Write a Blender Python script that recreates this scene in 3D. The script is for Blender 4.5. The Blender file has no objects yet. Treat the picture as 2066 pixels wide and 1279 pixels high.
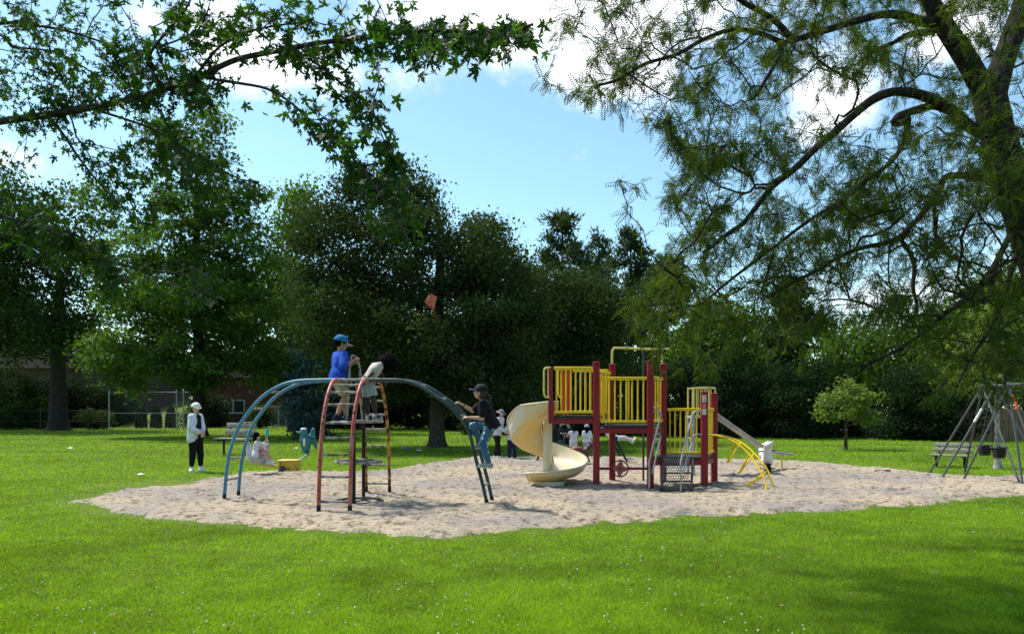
import bpy, bmesh, math, random
import numpy as np
from mathutils import Vector, Matrix
R = math.radians
random.seed(7)
C = bpy.context.scene.collection
# ---------------------------------------------------------------- camera, sky, sun, exposure
FL, HX, HY, CH = 1503.0, 1033.0, 819.0, 1.5      # focal length and horizon as measured on the photograph
cd = bpy.data.cameras.new('camera'); cam = bpy.data.objects.new('camera', cd); C.objects.link(cam)
cam.location = (0, 0, CH); cam.rotation_euler = (R(90), 0, 0)
cd.sensor_width = 36; cd.lens = FL/2066*36; cd.shift_y = (HY-639.5)/2066
cd.clip_start = 0.05; cd.clip_end = 2000
bpy.context.scene.camera = cam
sc = bpy.context.scene
sc.view_settings.view_transform = 'Standard'; sc.view_settings.look = 'None'
sc.view_settings.exposure = 0.88; sc.view_settings.gamma = 1
sc.cycles.max_bounces = 8; sc.cycles.diffuse_bounces = 3; sc.cycles.transmission_bounces = 4
sc.cycles.transparent_max_bounces = 8; sc.cycles.glossy_bounces = 2
sc.cycles.use_adaptive_sampling = True; sc.cycles.adaptive_threshold = 0.02
SUN_EL, SUN_AZ = 57.0, 58.0                       # azimuth: degrees left of the view direction
sdir = Vector((-math.sin(R(SUN_AZ))*math.cos(R(SUN_EL)), math.cos(R(SUN_AZ))*math.cos(R(SUN_EL)), math.sin(R(SUN_EL))))
sl = bpy.data.lights.new('sun', 'SUN'); sl.energy = 3.6; sl.angle = R(4.5); sl.color = (1, .955, .87)
so = bpy.data.objects.new('sun', sl); C.objects.link(so)
so.rotation_euler = (-sdir).to_track_quat('-Z', 'Y').to_euler(); so.location = sdir*60
w = bpy.data.worlds.new('World'); sc.world = w; w.use_nodes = True
nt = w.node_tree; N = nt.nodes; L = nt.links; N.clear()
def nd(t, **k):
    n = N.new(t)
    for a, b in k.items():
        if a in n.inputs and not hasattr(n, a): n.inputs[a].default_value = b
        else: setattr(n, a, b)
    return n
out = nd('ShaderNodeOutputWorld'); bg = nd('ShaderNodeBackground')
sky = nd('ShaderNodeTexSky'); sky.sky_type = 'NISHITA'; sky.sun_disc = False
sky.sun_elevation = R(SUN_EL); sky.sun_rotation = R(-SUN_AZ); sky.air_density = 1.1; sky.dust_density = 0.6; sky.ozone_density = 2.2
bg.inputs['Strength'].default_value = 0.105
tc = nd('ShaderNodeTexCoord')
def clouddir(px, py):
    return Vector(((px-HX)/FL, 1, (HY-py)/FL)).normalized()
def vm(op, a, b=None):
    n = N.new('ShaderNodeVectorMath'); n.operation = op
    for i, x in enumerate((a, b)):
        if x is None: continue
        if isinstance(x, (tuple, Vector)): n.inputs[i].default_value = x
        else: L.new(x, n.inputs[i])
    return n
def mm(op, a, b=None, c=None):
    n = N.new('ShaderNodeMath'); n.operation = op
    for i, x in enumerate((a, b, c)):
        if x is None: continue
        if isinstance(x, (int, float)): n.inputs[i].default_value = x
        else: L.new(x, n.inputs[i])
    return n.outputs[0]
# clouds: soft lumps round given directions of the sky, broken up by noise
blobs = [(1150, 20, .26, .085, 1), (980, 30, .11, .055, .95), (1250, 140, .115, .055, 1), (1180, 120, .09, .05, 1), (550, 130, .11, .045, 1), (450, 40, .06, .05, .6),
         (1690, 200, .07, .055, .95), (1650, 250, .05, .04, .8), (300, 50, .04, .03, .45), (800, 150, .06, .035, .4), (1420, 60, .07, .045, .6), (60, 330, .1, .05, .1),
         (1960, 40, .07, .05, .8), (1800, 600, .13, .05, .7), (3300, 300, .3, .14, 1), (-1300, 200, .3, .1, .9), (1200, -500, .6, .2, 1), (300, -700, .5, .2, .9)]
acc = None
nz0 = nd('ShaderNodeTexNoise'); nz0.inputs['Scale'].default_value = 9; nz0.inputs['Detail'].default_value = 9; nz0.inputs['Roughness'].default_value = .62
L.new(tc.outputs['Generated'], nz0.inputs['Vector'])
for (px, py, rx, rz, wt) in blobs:
    d = vm('SUBTRACT', tc.outputs['Generated'], clouddir(px, py))
    d2 = vm('MULTIPLY', d.outputs[0], (1/rx, 1/rx*.7, 1/rz))
    ln = N.new('ShaderNodeVectorMath'); ln.operation = 'LENGTH'; L.new(d2.outputs[0], ln.inputs[0])
    m = mm('MULTIPLY', mm('MAXIMUM', mm('SUBTRACT', 1.25, ln.outputs['Value']), -.6), wt)
    acc = m if acc is None else mm('MAXIMUM', acc, m)
f = mm('ADD', acc, mm('MULTIPLY', mm('SUBTRACT', nz0.outputs['Fac'], .5), 2.3))
mr = nd('ShaderNodeMapRange'); mr.interpolation_type = 'SMOOTHSTEP'
L.new(f, mr.inputs['Value']); mr.inputs['From Min'].default_value = .2; mr.inputs['From Max'].default_value = 1.0
nz1 = nd('ShaderNodeTexNoise'); nz1.inputs['Scale'].default_value = 6.5; nz1.inputs['Detail'].default_value = 6
mp = vm('ADD', tc.outputs['Generated'], (3.3, 1.2, .15)); L.new(mp.outputs[0], nz1.inputs['Vector'])
cr = nd('ShaderNodeMapRange'); L.new(nz1.outputs['Fac'], cr.inputs['Value']); cr.inputs['From Min'].default_value = .47; cr.inputs['From Max'].default_value = .66
gm = nd('ShaderNodeMapRange'); L.new(f, gm.inputs['Value']); gm.inputs['From Min'].default_value = .9; gm.inputs['From Max'].default_value = 1.35
grey = mm('MULTIPLY', cr.outputs[0], gm.outputs[0])
cc = nd('ShaderNodeMix'); cc.data_type = 'RGBA'; L.new(grey, cc.inputs[0])
cc.inputs[6].default_value = (8.2, 8.4, 8.8, 1); cc.inputs[7].default_value = (4.0, 4.25, 4.75, 1)
tn = nd('ShaderNodeMix'); tn.data_type = 'RGBA'; tn.blend_type = 'MULTIPLY'; tn.inputs[0].default_value = 1
L.new(sky.outputs[0], tn.inputs[6]); tn.inputs[7].default_value = (1.02, 1.20, 1.12, 1)
mx = nd('ShaderNodeMix'); mx.data_type = 'RGBA'; L.new(mr.outputs[0], mx.inputs[0]); L.new(tn.outputs[2], mx.inputs[6]); L.new(cc.outputs[2], mx.inputs[7])
L.new(mx.outputs[2], bg.inputs['Color']); L.new(bg.outputs[0], out.inputs[0])
# ---------------------------------------------------------------- helpers
def P(px, py, D): return Vector(((px-HX)/FL*D, D, CH+(HY-py)/FL*D))
def G(px, py): D = CH*FL/(py-HY); return Vector(((px-HX)/FL*D, D, 0))
def V(*a): return Vector(a)
def tag(o, label=None, cat=None, group=None, kind=None):
    if label: o['label'] = label
    if cat: o['category'] = cat
    if group: o['group'] = group
    if kind: o['kind'] = kind
    return o
def thing(name, label, cat, loc, group=None):
    o = bpy.data.objects.new(name, None); C.objects.link(o); o.location = loc
    o.empty_display_size = .2; o['worg'] = tuple(loc)
    return tag(o, label, cat, group)
def worg(o): return Vector(o['worg']) if 'worg' in o.keys() else Vector((0, 0, 0))
def link(name, me, mat, parent=None, loc=None):
    """world-space mesh -> object whose origin is its parent's base (or loc)"""
    o = bpy.data.objects.new(name, me); C.objects.link(o)
    if mat is not None:
        for m in (mat if isinstance(mat, (list, tuple)) else [mat]): me.materials.append(m)
    org = worg(parent) if parent is not None else (Vector(loc) if loc is not None else Vector((0, 0, 0)))
    if org.length > 0: me.transform(Matrix.Translation(-org))
    if parent is not None: o.parent = parent
    else: o.location = org
    o['worg'] = tuple(org)
    return o
def soft(me, ang=38):
    me.polygons.foreach_set('use_smooth', [True]*len(me.polygons))
    try: me.set_sharp_from_angle(angle=R(ang))
    except Exception: pass
def frame(d, ref=None):
    d = Vector(d).normalized()
    r = Vector(ref) if ref is not None else (Vector((0, 0, 1)) if abs(d.z) < .9 else Vector((1, 0, 0)))
    a = d.cross(r).normalized(); return a, a.cross(d).normalized(), d
class MB:
    def __init__(s): s.v = []; s.f = []
    def add(s, vs, fs):
        n = len(s.v); s.v += [tuple(x) for x in vs]; s.f += [tuple(i+n for i in f) for f in fs]; return s
    def hexa(s, p):   # 8 points: bottom 4, top 4
        return s.add(p, [(3, 2, 1, 0), (4, 5, 6, 7), (0, 1, 5, 4), (1, 2, 6, 5), (2, 3, 7, 6), (3, 0, 4, 7)])
    def box(s, c, sz, ax=None):
        c = Vector(c); X, Y, Z = ax if ax else (V(1, 0, 0), V(0, 1, 0), V(0, 0, 1))
        a, b, d = X*sz[0]/2, Y*sz[1]/2, Z*sz[2]/2
        return s.hexa([c-a-b-d, c+a-b-d, c+a+b-d, c-a+b-d, c-a-b+d, c+a-b+d, c+a+b+d, c-a+b+d])
    def cbox(s, c, sz, ch, ax=None):  # box with chamfered edges
        c = Vector(c); X, Y, Z = ax if ax else (V(1, 0, 0), V(0, 1, 0), V(0, 0, 1))
        hx, hy, hz = sz[0]/2, sz[1]/2, sz[2]/2
        rings = []
        for z, k in ((-hz, ch), (-hz+ch, 0), (hz-ch, 0), (hz, ch)):
            x, y = hx-k, hy-k; q = max(ch-k*.0, ch)
            pts = [(-x+q, -y), (x-q, -y), (x, -y+q), (x, y-q), (x-q, y), (-x+q, y), (-x, y-q), (-x, -y+q)]
            rings.append([c+X*a+Y*b+Z*z for a, b in pts])
        vs = [p for r in rings for p in r]; fs = [tuple(range(7, -1, -1)), tuple(range(24, 32))]
        for i in range(3):
            for j in range(8): k = (j+1) % 8; fs.append((i*8+j, i*8+k, i*8+8+k, i*8+8+j))
        return s.add(vs, fs)
    def tube(s, pts, r, n=10, closed=False):
        pts = [Vector(p) for p in pts]; m = len(pts)
        rr = r if isinstance(r, (list, tuple)) else [r]*m
        vs = []; fs = []; prev = None
        for i, p in enumerate(pts):
            if closed: d = pts[(i+1) % m]-pts[i-1]
            else: d = pts[min(i+1, m-1)]-pts[max(i-1, 0)]
            if prev is None: a, b, _ = frame(d)
            else:
                dn = d.normalized(); a = (prev-dn*prev.dot(dn)).normalized(); b = a.cross(dn)
            prev = a
            for k in range(n):
                t = 2*math.pi*k/n; vs.append(p+(a*math.cos(t)+b*math.sin(t))*rr[i])
        for i in range(m if closed else m-1):
            j = (i+1) % m
            for k in range(n): q = (k+1) % n; fs.append((i*n+q, i*n+k, j*n+k, j*n+q))
        if not closed: fs.append(tuple(range(n))); fs.append(tuple(reversed(range((m-1)*n, m*n))))
        return s.add(vs, fs)
    def lathe(s, c, prof, n=20, ax=None):
        c = Vector(c); X, Y, Z = ax if ax else (V(1, 0, 0), V(0, 1, 0), V(0, 0, 1)); vs = []; fs = []; m = len(prof)
        for r, z in prof:
            for k in range(n): t = 2*math.pi*k/n; vs.append(c+X*r*math.cos(t)+Y*r*math.sin(t)+Z*z)
        for i in range(m-1):
            for k in range(n): q = (k+1) % n; fs.append((i*n+k, i*n+q, i*n+n+q, i*n+n+k))
        fs.append(tuple(reversed(range(n)))); fs.append(tuple(range((m-1)*n, m*n)))
        return s.add(vs, fs)
    def cap(s, p0, r0, p1, r1, n=12, fl=(1, 1), ref=None):   # tapered capsule, closed
        p0, p1 = Vector(p0), Vector(p1); d = p1-p0
        if d.length < 1e-5: d = V(0, 0, 1e-4)
        a, b, z = frame(d)
        if ref is not None: q = Vector(ref); q = q-z*q.dot(z); a = q.normalized(); b = a.cross(z)
        vs = []; fs = []; prof = []
        for k in range(5): t = R(-84+k*21); prof.append((p0, r0, t))
        for k in range(5): t = R(k*21); prof.append((p1, r1, t))
        for (c, r, t) in prof:
            for k in range(n):
                u = 2*math.pi*k/n; vs.append(c+(a*math.cos(u)*fl[0]+b*math.sin(u)*fl[1])*r*math.cos(t)+z*r*math.sin(t))
        m = len(prof)
        for i in range(m-1):
            for k in range(n): q = (k+1) % n; fs.append((i*n+k, i*n+q, i*n+n+q, i*n+n+k))
        fs.append(tuple(reversed(range(n)))); fs.append(tuple(range((m-1)*n, m*n)))
        return s.add(vs, fs)
    def ell(s, c, rx, ry, rz, ax=None, n=14, cut=-1.0):
        c = Vector(c); X, Y, Z = ax if ax else (V(1, 0, 0), V(0, 1, 0), V(0, 0, 1)); pr = []; m = 10
        lo = math.asin(max(-.99, cut))
        for i in range(m): t = lo+(R(82)-lo)*i/(m-1); pr.append((math.cos(t), math.sin(t)))
        vs = []; fs = []
        for r, z in pr:
            for k in range(n): u = 2*math.pi*k/n; vs.append(c+X*rx*r*math.cos(u)+Y*ry*r*math.sin(u)+Z*rz*z)
        for i in range(m-1):
            for k in range(n): q = (k+1) % n; fs.append((i*n+k, i*n+q, i*n+n+q, i*n+n+k))
        fs.append(tuple(reversed(range(n)))); fs.append(tuple(range((m-1)*n, m*n)))
        return s.add(vs, fs)
    def mesh(s, name, ang=38):
        me = bpy.data.meshes.new(name); me.from_pydata(s.v, [], s.f); me.update(); soft(me, ang); return me
    def build(s, name, mat, parent=None, loc=None, ang=38): return link(name, s.mesh(name, ang), mat, parent, loc)
    def remesh(s, name, vox, mat, parent=None, smooth=4, loc=None):   # all pieces fused into one continuous surface
        me = bpy.data.meshes.new(name+'_raw'); me.from_pydata(s.v, [], s.f); me.update()
        o = bpy.data.objects.new(name+'_raw', me); C.objects.link(o)
        m = o.modifiers.new('r', 'REMESH'); m.mode = 'VOXEL'; m.voxel_size = vox
        if smooth: q = o.modifiers.new('s', 'SMOOTH'); q.factor = .5; q.iterations = smooth
        dg = bpy.context.evaluated_depsgraph_get(); dg.update()
        nm = bpy.data.meshes.new_from_object(o.evaluated_get(dg)); nm.name = name
        bpy.data.objects.remove(o); bpy.data.meshes.remove(me)
        nm.polygons.foreach_set('use_smooth', [True]*len(nm.polygons)); nm.materials.clear()
        return link(name, nm, mat, parent, loc)
def smoothpath(pts, n=6):
    """Catmull-Rom through the points"""
    p = [Vector(x) for x in pts]; q = [p[0]*2-p[1]]+p+[p[-1]*2-p[-2]]; o = []
    for i in range(1, len(q)-2):
        for k in range(n):
            t = k/n; a, b, c, d = q[i-1], q[i], q[i+1], q[i+2]
            o.append(.5*((2*b)+(c-a)*t+(2*a-5*b+4*c-d)*t*t+(3*b-a-3*c+d)*t**3))
    o.append(p[-1]); return o
def tri_mesh(name, v, f, tint=None, smooth=False):
    me = bpy.data.meshes.new(name); nv = len(v); nf = len(f)
    me.vertices.add(nv); me.vertices.foreach_set('co', np.ascontiguousarray(v, dtype=np.float32).ravel())
    me.loops.add(nf*3); me.loops.foreach_set('vertex_index', np.ascontiguousarray(f, dtype=np.int32).ravel())
    me.polygons.add(nf); me.polygons.foreach_set('loop_start', np.arange(0, nf*3, 3, dtype=np.int32))
    me.polygons.foreach_set('loop_total', np.full(nf, 3, dtype=np.int32))
    if smooth: me.polygons.foreach_set('use_smooth', np.ones(nf, dtype=bool))
    me.update(calc_edges=True)
    if tint is not None:
        a = me.attributes.new('tint', 'FLOAT', 'POINT'); a.data.foreach_set('value', np.ascontiguousarray(tint, dtype=np.float32))
    return me
def scatter(name, bv, bf, pos, rot, scale, tint, smooth=False):
    """numpy copies of one small triangle shape; rot is n x 3 x 3 with columns = local axes"""
    bv = np.asarray(bv, float); bf = np.asarray(bf, int); n = len(pos); k = len(bv)
    sc_ = np.asarray(scale, float)
    if sc_.ndim == 1: sc_ = np.repeat(sc_[:, None], 3, 1)
    v = np.einsum('nij,nkj->nki', rot, bv[None]*sc_[:, None, :])+pos[:, None, :]
    f = (bf[None]+(np.arange(n)*k)[:, None, None]).reshape(-1, 3)
    return tri_mesh(name, v.reshape(-1, 3), f, np.repeat(tint, k), smooth)
def nrm(a): return a/np.maximum(np.linalg.norm(a, axis=-1, keepdims=True), 1e-9)
def axes(y, z):   # rotation with local y along y, local z near z
    y = nrm(y); x = nrm(np.cross(y, z)); z = np.cross(x, y); return np.stack([x, y, z], axis=-1)
_rs = np.random.RandomState(3); _tab = _rs.rand(256, 256)
def vnoise(x, y):
    xi = np.floor(x).astype(int); yi = np.floor(y).astype(int); fx = x-xi; fy = y-yi
    fx = fx*fx*(3-2*fx); fy = fy*fy*(3-2*fy); t = _tab
    a = t[xi % 256, yi % 256]; b = t[(xi+1) % 256, yi % 256]; c = t[xi % 256, (yi+1) % 256]; d = t[(xi+1) % 256, (yi+1) % 256]
    return (a*(1-fx)+b*fx)*(1-fy)+(c*(1-fx)+d*fx)*fy
def fbm(x, y, o=4):
    s = 0; a = .5
    for i in range(o): s = s+a*vnoise(x*2**i+i*17.3, y*2**i+i*9.1); a *= .5
    return s/(1-.5**o)
# ---------------------------------------------------------------- materials
def mat(name, col, rough=.6, metal=0, col2=None, nscale=8, bump=0, bscale=60, spec=.4, lo=.4, hi=.62, stretch=None, detail=5, coat=0):
    m = bpy.data.materials.new(name); m.use_nodes = True; t = m.node_tree; b = t.nodes['Principled BSDF']
    b.inputs['Base Color'].default_value = (*col, 1); b.inputs['Roughness'].default_value = rough
    b.inputs['Metallic'].default_value = metal; b.inputs['Specular IOR Level'].default_value = spec
    b.inputs['Coat Weight'].default_value = coat
    co = t.nodes.new('ShaderNodeTexCoord'); src = co.outputs['Object']
    if stretch:
        mpn = t.nodes.new('ShaderNodeMapping'); mpn.inputs['Scale'].default_value = stretch; t.links.new(src, mpn.inputs[0]); src = mpn.outputs[0]
    if col2 is not None:
        n = t.nodes.new('ShaderNodeTexNoise'); n.inputs['Scale'].default_value = nscale; n.inputs['Detail'].default_value = detail; n.inputs['Roughness'].default_value = .6
        t.links.new(src, n.inputs['Vector'])
        r = t.nodes.new('ShaderNodeMapRange'); r.inputs['From Min'].default_value = lo; r.inputs['From Max'].default_value = hi; t.links.new(n.outputs['Fac'], r.inputs['Value'])
        x = t.nodes.new('ShaderNodeMix'); x.data_type = 'RGBA'; t.links.new(r.outputs[0], x.inputs[0]); x.inputs[6].default_value = (*col, 1); x.inputs[7].default_value = (*col2, 1)
        t.links.new(x.outputs[2], b.inputs['Base Color'])
    if bump:
        n2 = t.nodes.new('ShaderNodeTexNoise'); n2.inputs['Scale'].default_value = bscale; n2.inputs['Detail'].default_value = 4; t.links.new(src, n2.inputs['Vector'])
        bn = t.nodes.new('ShaderNodeBump'); bn.inputs['Strength'].default_value = bump; bn.inputs['Distance'].default_value = .02
        t.links.new(n2.outputs['Fac'], bn.inputs['Height']); t.links.new(bn.outputs[0], b.inputs['Normal'])
    return m
def leafmat(name, c1, c2, tr=(.12, .26, .02), k=.35, gloss=.6, spec=.14):
    m = bpy.data.materials.new(name); m.use_nodes = True; t = m.node_tree; n = t.nodes; l = t.links; n.clear()
    o = n.new('ShaderNodeOutputMaterial'); a = n.new('ShaderNodeAttribute'); a.attribute_name = 'tint'
    x = n.new('ShaderNodeMix'); x.data_type = 'RGBA'; l.new(a.outputs['Fac'], x.inputs[0]); x.inputs[6].default_value = (*c1, 1); x.inputs[7].default_value = (*c2, 1)
    base = x.outputs[2]
    b = n.new('ShaderNodeBsdfPrincipled'); b.inputs['Roughness'].default_value = gloss; b.inputs['Specular IOR Level'].default_value = spec
    l.new(base, b.inputs['Base Color'])
    tr_ = n.new('ShaderNodeBsdfTranslucent')
    y = n.new('ShaderNodeMix'); y.data_type = 'RGBA'; y.blend_type = 'MIX'; l.new(a.outputs['Fac'], y.inputs[0])
    y.inputs[6].default_value = (*[q*.7 for q in tr], 1); y.inputs[7].default_value = (*[q*1.25 for q in tr], 1); l.new(y.outputs[2], tr_.inputs['Color'])
    s = n.new('ShaderNodeMixShader'); s.inputs[0].default_value = k; l.new(b.outputs[0], s.inputs[1]); l.new(tr_.outputs[0], s.inputs[2]); l.new(s.outputs[0], o.inputs[0])
    return m
# ---------------------------------------------------------------- ground, lawn, sand
SAND = [(140, 1014), (165, 1026), (205, 1038), (300, 1048), (430, 1059), (560, 1070), (700, 1080), (780, 1084), (860, 1085), (950, 1080), (1050, 1070), (1130, 1062), (1200, 1056), (1400, 1046), (1600, 1037),
        (1800, 1026), (1950, 1014), (2066, 1003), (2400, 995), (2600, 975), (2500, 950), (2200, 958), (2066, 961), (1960, 962), (1880, 957), (1800, 947), (1700, 938), (1600, 931), (1450, 927), (1250, 924), (1050, 923),
        (950, 924), (860, 934), (800, 946), (700, 955), (620, 951), (540, 952), (470, 957), (420, 968), (380, 978), (300, 984), (215, 992), (165, 1002)]
sp = np.array([[G(a, b).x, G(a, b).y] for a, b in SAND])
def sdf(x, y):
    """signed distance to the sand outline, positive inside"""
    x = np.asarray(x, float); y = np.asarray(y, float); dm = np.full(x.shape, 1e9); ins = np.zeros(x.shape, bool); n = len(sp)
    for i in range(n):
        ax, ay = sp[i]; bx, by = sp[(i+1) % n]; ex, ey = bx-ax, by-ay
        t = np.clip(((x-ax)*ex+(y-ay)*ey)/(ex*ex+ey*ey), 0, 1)
        dm = np.minimum(dm, (x-ax-t*ex)**2+(y-ay-t*ey)**2)
        c = ((ay > y) != (by > y)); ins ^= c & (x < (bx-ax)*(y-ay)/(by-ay+1e-12)+ax)
    return np.where(ins, 1, -1)*np.sqrt(dm)
def ground_mat():
    m = bpy.data.materials.new('lawn_soil'); m.use_nodes = True; t = m.node_tree; n = t.nodes; l = t.links; b = n['Principled BSDF']
    b.inputs['Roughness'].default_value = .9; b.inputs['Specular IOR Level'].default_value = .15
    co = n.new('ShaderNodeTexCoord')
    def noise(s, d=5):
        q = n.new('ShaderNodeTexNoise'); q.inputs['Scale'].default_value = s; q.inputs['Detail'].default_value = d; q.inputs['Roughness'].default_value = .65; l.new(co.outputs['Object'], q.inputs['Vector']); return q.outputs['Fac']
    def mix(fac, a, b_, lo, hi):
        r = n.new('ShaderNodeMapRange'); r.inputs['From Min'].default_value = lo; r.inputs['From Max'].default_value = hi; l.new(fac, r.inputs['Value'])
        x = n.new('ShaderNodeMix'); x.data_type = 'RGBA'; l.new(r.outputs[0], x.inputs[0])
        for i, c in ((6, a), (7, b_)):
            if isinstance(c, tuple): x.inputs[i].default_value = (*c, 1)
            else: l.new(c, x.inputs[i])
        return x.outputs[2]
    c = mix(noise(.25, 4), (.085, .150, .012), (.125, .185, .018), .4, .62)
    c = mix(noise(1.6, 6), c, (.13, .12, .055), .54, .72)
    c = mix(noise(28, 3), c, (.04, .055, .012), .48, .75)
    l.new(c, b.inputs['Base Color'])
    bn = n.new('ShaderNodeBump'); bn.inputs['Strength'].default_value = .9; bn.inputs['Distance'].default_value = .05
    l.new(noise(22, 5), bn.inputs['Height']); l.new(bn.outputs[0], b.inputs['Normal'])
    return m
GM = ground_mat()
gm_ = MB(); gm_.add([(-400, -60, 0), (400, -60, 0), (400, 700, 0), (-400, 700, 0)], [(0, 1, 2, 3)])
tag(gm_.build('ground', GM), kind='structure')
# sand sheet with footprints and mounds
def sand_mat():
    m = bpy.data.materials.new('sand'); m.use_nodes = True; t = m.node_tree; n = t.nodes; l = t.links; b = n['Principled BSDF']
    b.inputs['Roughness'].default_value = .95; b.inputs['Specular IOR Level'].default_value = .1
    co = n.new('ShaderNodeTexCoord')
    def noise(s, d=5):
        q = n.new('ShaderNodeTexNoise'); q.inputs['Scale'].default_value = s; q.inputs['Detail'].default_value = d; l.new(co.outputs['Object'], q.inputs['Vector']); return q.outputs['Fac']
    def mix(fac, a, b_, lo, hi):
        r = n.new('ShaderNodeMapRange'); r.inputs['From Min'].default_value = lo; r.inputs['From Max'].default_value = hi; l.new(fac, r.inputs['Value'])
        x = n.new('ShaderNodeMix'); x.data_type = 'RGBA'; l.new(r.outputs[0], x.inputs[0])
        for i, c in ((6, a), (7, b_)):
            if isinstance(c, tuple): x.inputs[i].default_value = (*c, 1)
            else: l.new(c, x.inputs[i])
        return x.outputs[2]
    c = mix(noise(.5, 4), (.37, .30, .215), (.26, .228, .20), .42, .6)
    c = mix(noise(11, 6), c, (.15, .11, .075), .53, .65)
    c = mix(noise(45, 4), c, (.12, .09, .07), .56, .72)
    l.new(c, b.inputs['Base Color'])
    bn = n.new('ShaderNodeBump'); bn.inputs['Strength'].default_value = .8; bn.inputs['Distance'].default_value = .028
    l.new(noise(24, 8), bn.inputs['Height']); l.new(bn.outputs[0], b.inputs['Normal'])
    return m
SM = sand_mat()
st = .045; gx = np.arange(-8.8, 17.5, st); gy = np.arange(8.0, 25.0, st); X, Y = np.meshgrid(gx, gy, indexing='ij')
S = sdf(X, Y)+(fbm(X*1.3, Y*1.3, 5)-.5)*.65+(vnoise(X*5, Y*5)-.5)*.3
Z = .012+.035*(fbm(X*1.1+5, Y*1.1, 3)-.3)+.025*(fbm(X*4+3, Y*4, 3)-.5)
rs = np.random.RandomState(5)
for i in range(6500):   # dimples left by feet, with a raised lip
    a, b_ = rs.uniform(-8, 17), rs.uniform(8.5, 24); r1 = rs.uniform(.035, .11); th = rs.uniform(0, 3.14); dp = rs.uniform(.010, .032)
    i0, j0 = int((a+8.8)/st), int((b_-8)/st); k = 7
    sl_ = (slice(max(0, i0-k), i0+k), slice(max(0, j0-k), j0+k)); xx, yy = X[sl_]-a, Y[sl_]-b_
    u = (xx*math.cos(th)+yy*math.sin(th))/(r1*1.6); v_ = (-xx*math.sin(th)+yy*math.cos(th))/r1; q = u*u+v_*v_
    Z[sl_] += dp*(-np.exp(-q*1.6)+.55*np.exp(-(np.sqrt(q)-1.35)**2*7))
for (px, py, r1, h) in [(463, 1014, .35, .05), (998, 1030, .4, .07), (643, 1046, .3, .04), (708, 1046, .3, .04), (726, 1012, .6, -.06), (1203, 990, .35, .06), (1235, 982, .35, .05), (1312, 992, .4, .05),
                        (1421, 990, .35, .05), (1443, 986, .3, .05), (1345, 992, .5, -.09), (1115, 978, .6, .05), (1555, 998, .4, .05), (1170, 935, .8, -.1), (772, 1002, .3, .04), (580, 962, .6, .04), (1500, 985, .6, .05), (1250, 1000, .5, .04)]:
    g = G(px, py); q = ((X-g.x)**2+(Y-g.y)**2)/r1**2; Z += h*np.exp(-q*1.5)
edge = np.clip(S/.4, 0, 1)**.7; Z = -.035+np.maximum(Z+.075, .02)*edge
idx = np.arange(X.size).reshape(X.shape); keep = (S[:-1, :-1] > 0) & (S[1:, 1:] > 0) & (S[1:, :-1] > -.02) & (S[:-1, 1:] > -.02)
a = idx[:-1, :-1][keep]; b_ = idx[1:, :-1][keep]; c_ = idx[1:, 1:][keep]; d_ = idx[:-1, 1:][keep]
F_ = np.concatenate([np.stack([a, b_, c_], 1), np.stack([a, c_, d_], 1)])
used, inv = np.unique(F_, return_inverse=True); vv = np.stack([X.ravel(), Y.ravel(), Z.ravel()], 1)[used]
tag(link('sandpit', tri_mesh('sandpit', vv, inv.reshape(-1, 3), smooth=True), SM), kind='structure')
# grass blades: densest near the camera, thinning into the worn verge of the sand
n = 720000; rs = np.random.RandomState(11); u = rs.rand(n); d0, d1 = 4.0, 75.0; ex = -.70
D = (d0**ex+(d1**ex-d0**ex)*u)**(1/ex)
Xg = rs.uniform(-.80, .80, n)*D; Sg = sdf(Xg, D)+(fbm(Xg*1.3, D*1.3, 5)-.5)*.65
worn = np.exp(-((Xg+6.6)/1.7)**2-((D-14.3)/1.3)**2)+np.exp(-((Xg-12)/4)**2-((D-18.2)/.7)**2)
pk = np.clip((-Sg+.02)/.28, 0, 1)*np.where(Sg > -1.3, np.clip(1-worn*.85, .08, 1), 1)+np.where((Sg > 0) & (Sg < .25), .22, 0)+np.where((Sg > .25) & (Sg < .8), .05*np.clip(6*(fbm(Xg*2.2, D*2.2, 2)-.5), 0, 1), 0)+np.where((Sg > 0) & (Sg < 1.3) & (D > 13), .16*np.clip(8*(fbm(Xg*1.7+3, D*3+7, 2)-.60), 0, 1), 0)
# a few stray tufts out on the sand
k = rs.rand(n) < pk; Xg, D, Sg = Xg[k], D[k], Sg[k]; n = len(D)
print('blades', n)
hh = (.022+.020*rs.rand(n))*(.75+.5*fbm(Xg*.8, D*.8, 3))*np.where(Sg > -.35, .9, 1)*np.clip(D/7, 1, 7)**.5
ww = .0042*np.clip(D/6, .9, 13)*(.7+.6*rs.rand(n))
th = rs.rand(n)*6.283; lean = rs.uniform(.2, 1.5, n)
yax = np.stack([np.cos(th)*lean, np.sin(th)*lean, np.ones(n)], 1); zax = np.stack([np.sin(th*3.1), np.cos(th*3.1), np.zeros(n)+.2], 1)
BV = [(-.5, 0, 0), (.5, 0, 0), (.36, .55, .06), (-.36, .55, .06), (0, 1, .25)]; BF = [(0, 1, 2), (0, 2, 3), (3, 2, 4)]
tint = np.clip(.50+1.5*(fbm(Xg*.45+4, D*.7, 4)-.5)+.9*(fbm(Xg*5, D*5, 2)-.5)+rs.normal(0, .32, n)-.5*np.clip(6*(fbm(Xg*.9+20, D*.9, 3)-.62), 0, 1), 0, 1)
GL = leafmat('grass_blade', (.058, .150, .004), (.270, .440, .014), tr=(.34, .52, .010), k=.42, gloss=.5, spec=.25)
go = link('grass', scatter('grass', BV, BF, np.stack([Xg, D, np.zeros(n)], 1), axes(yax, zax), np.stack([ww, hh, hh], 1), tint), GL)
tag(go, 'short mown green grass around the sandpit', 'grass', kind='stuff')
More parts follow.
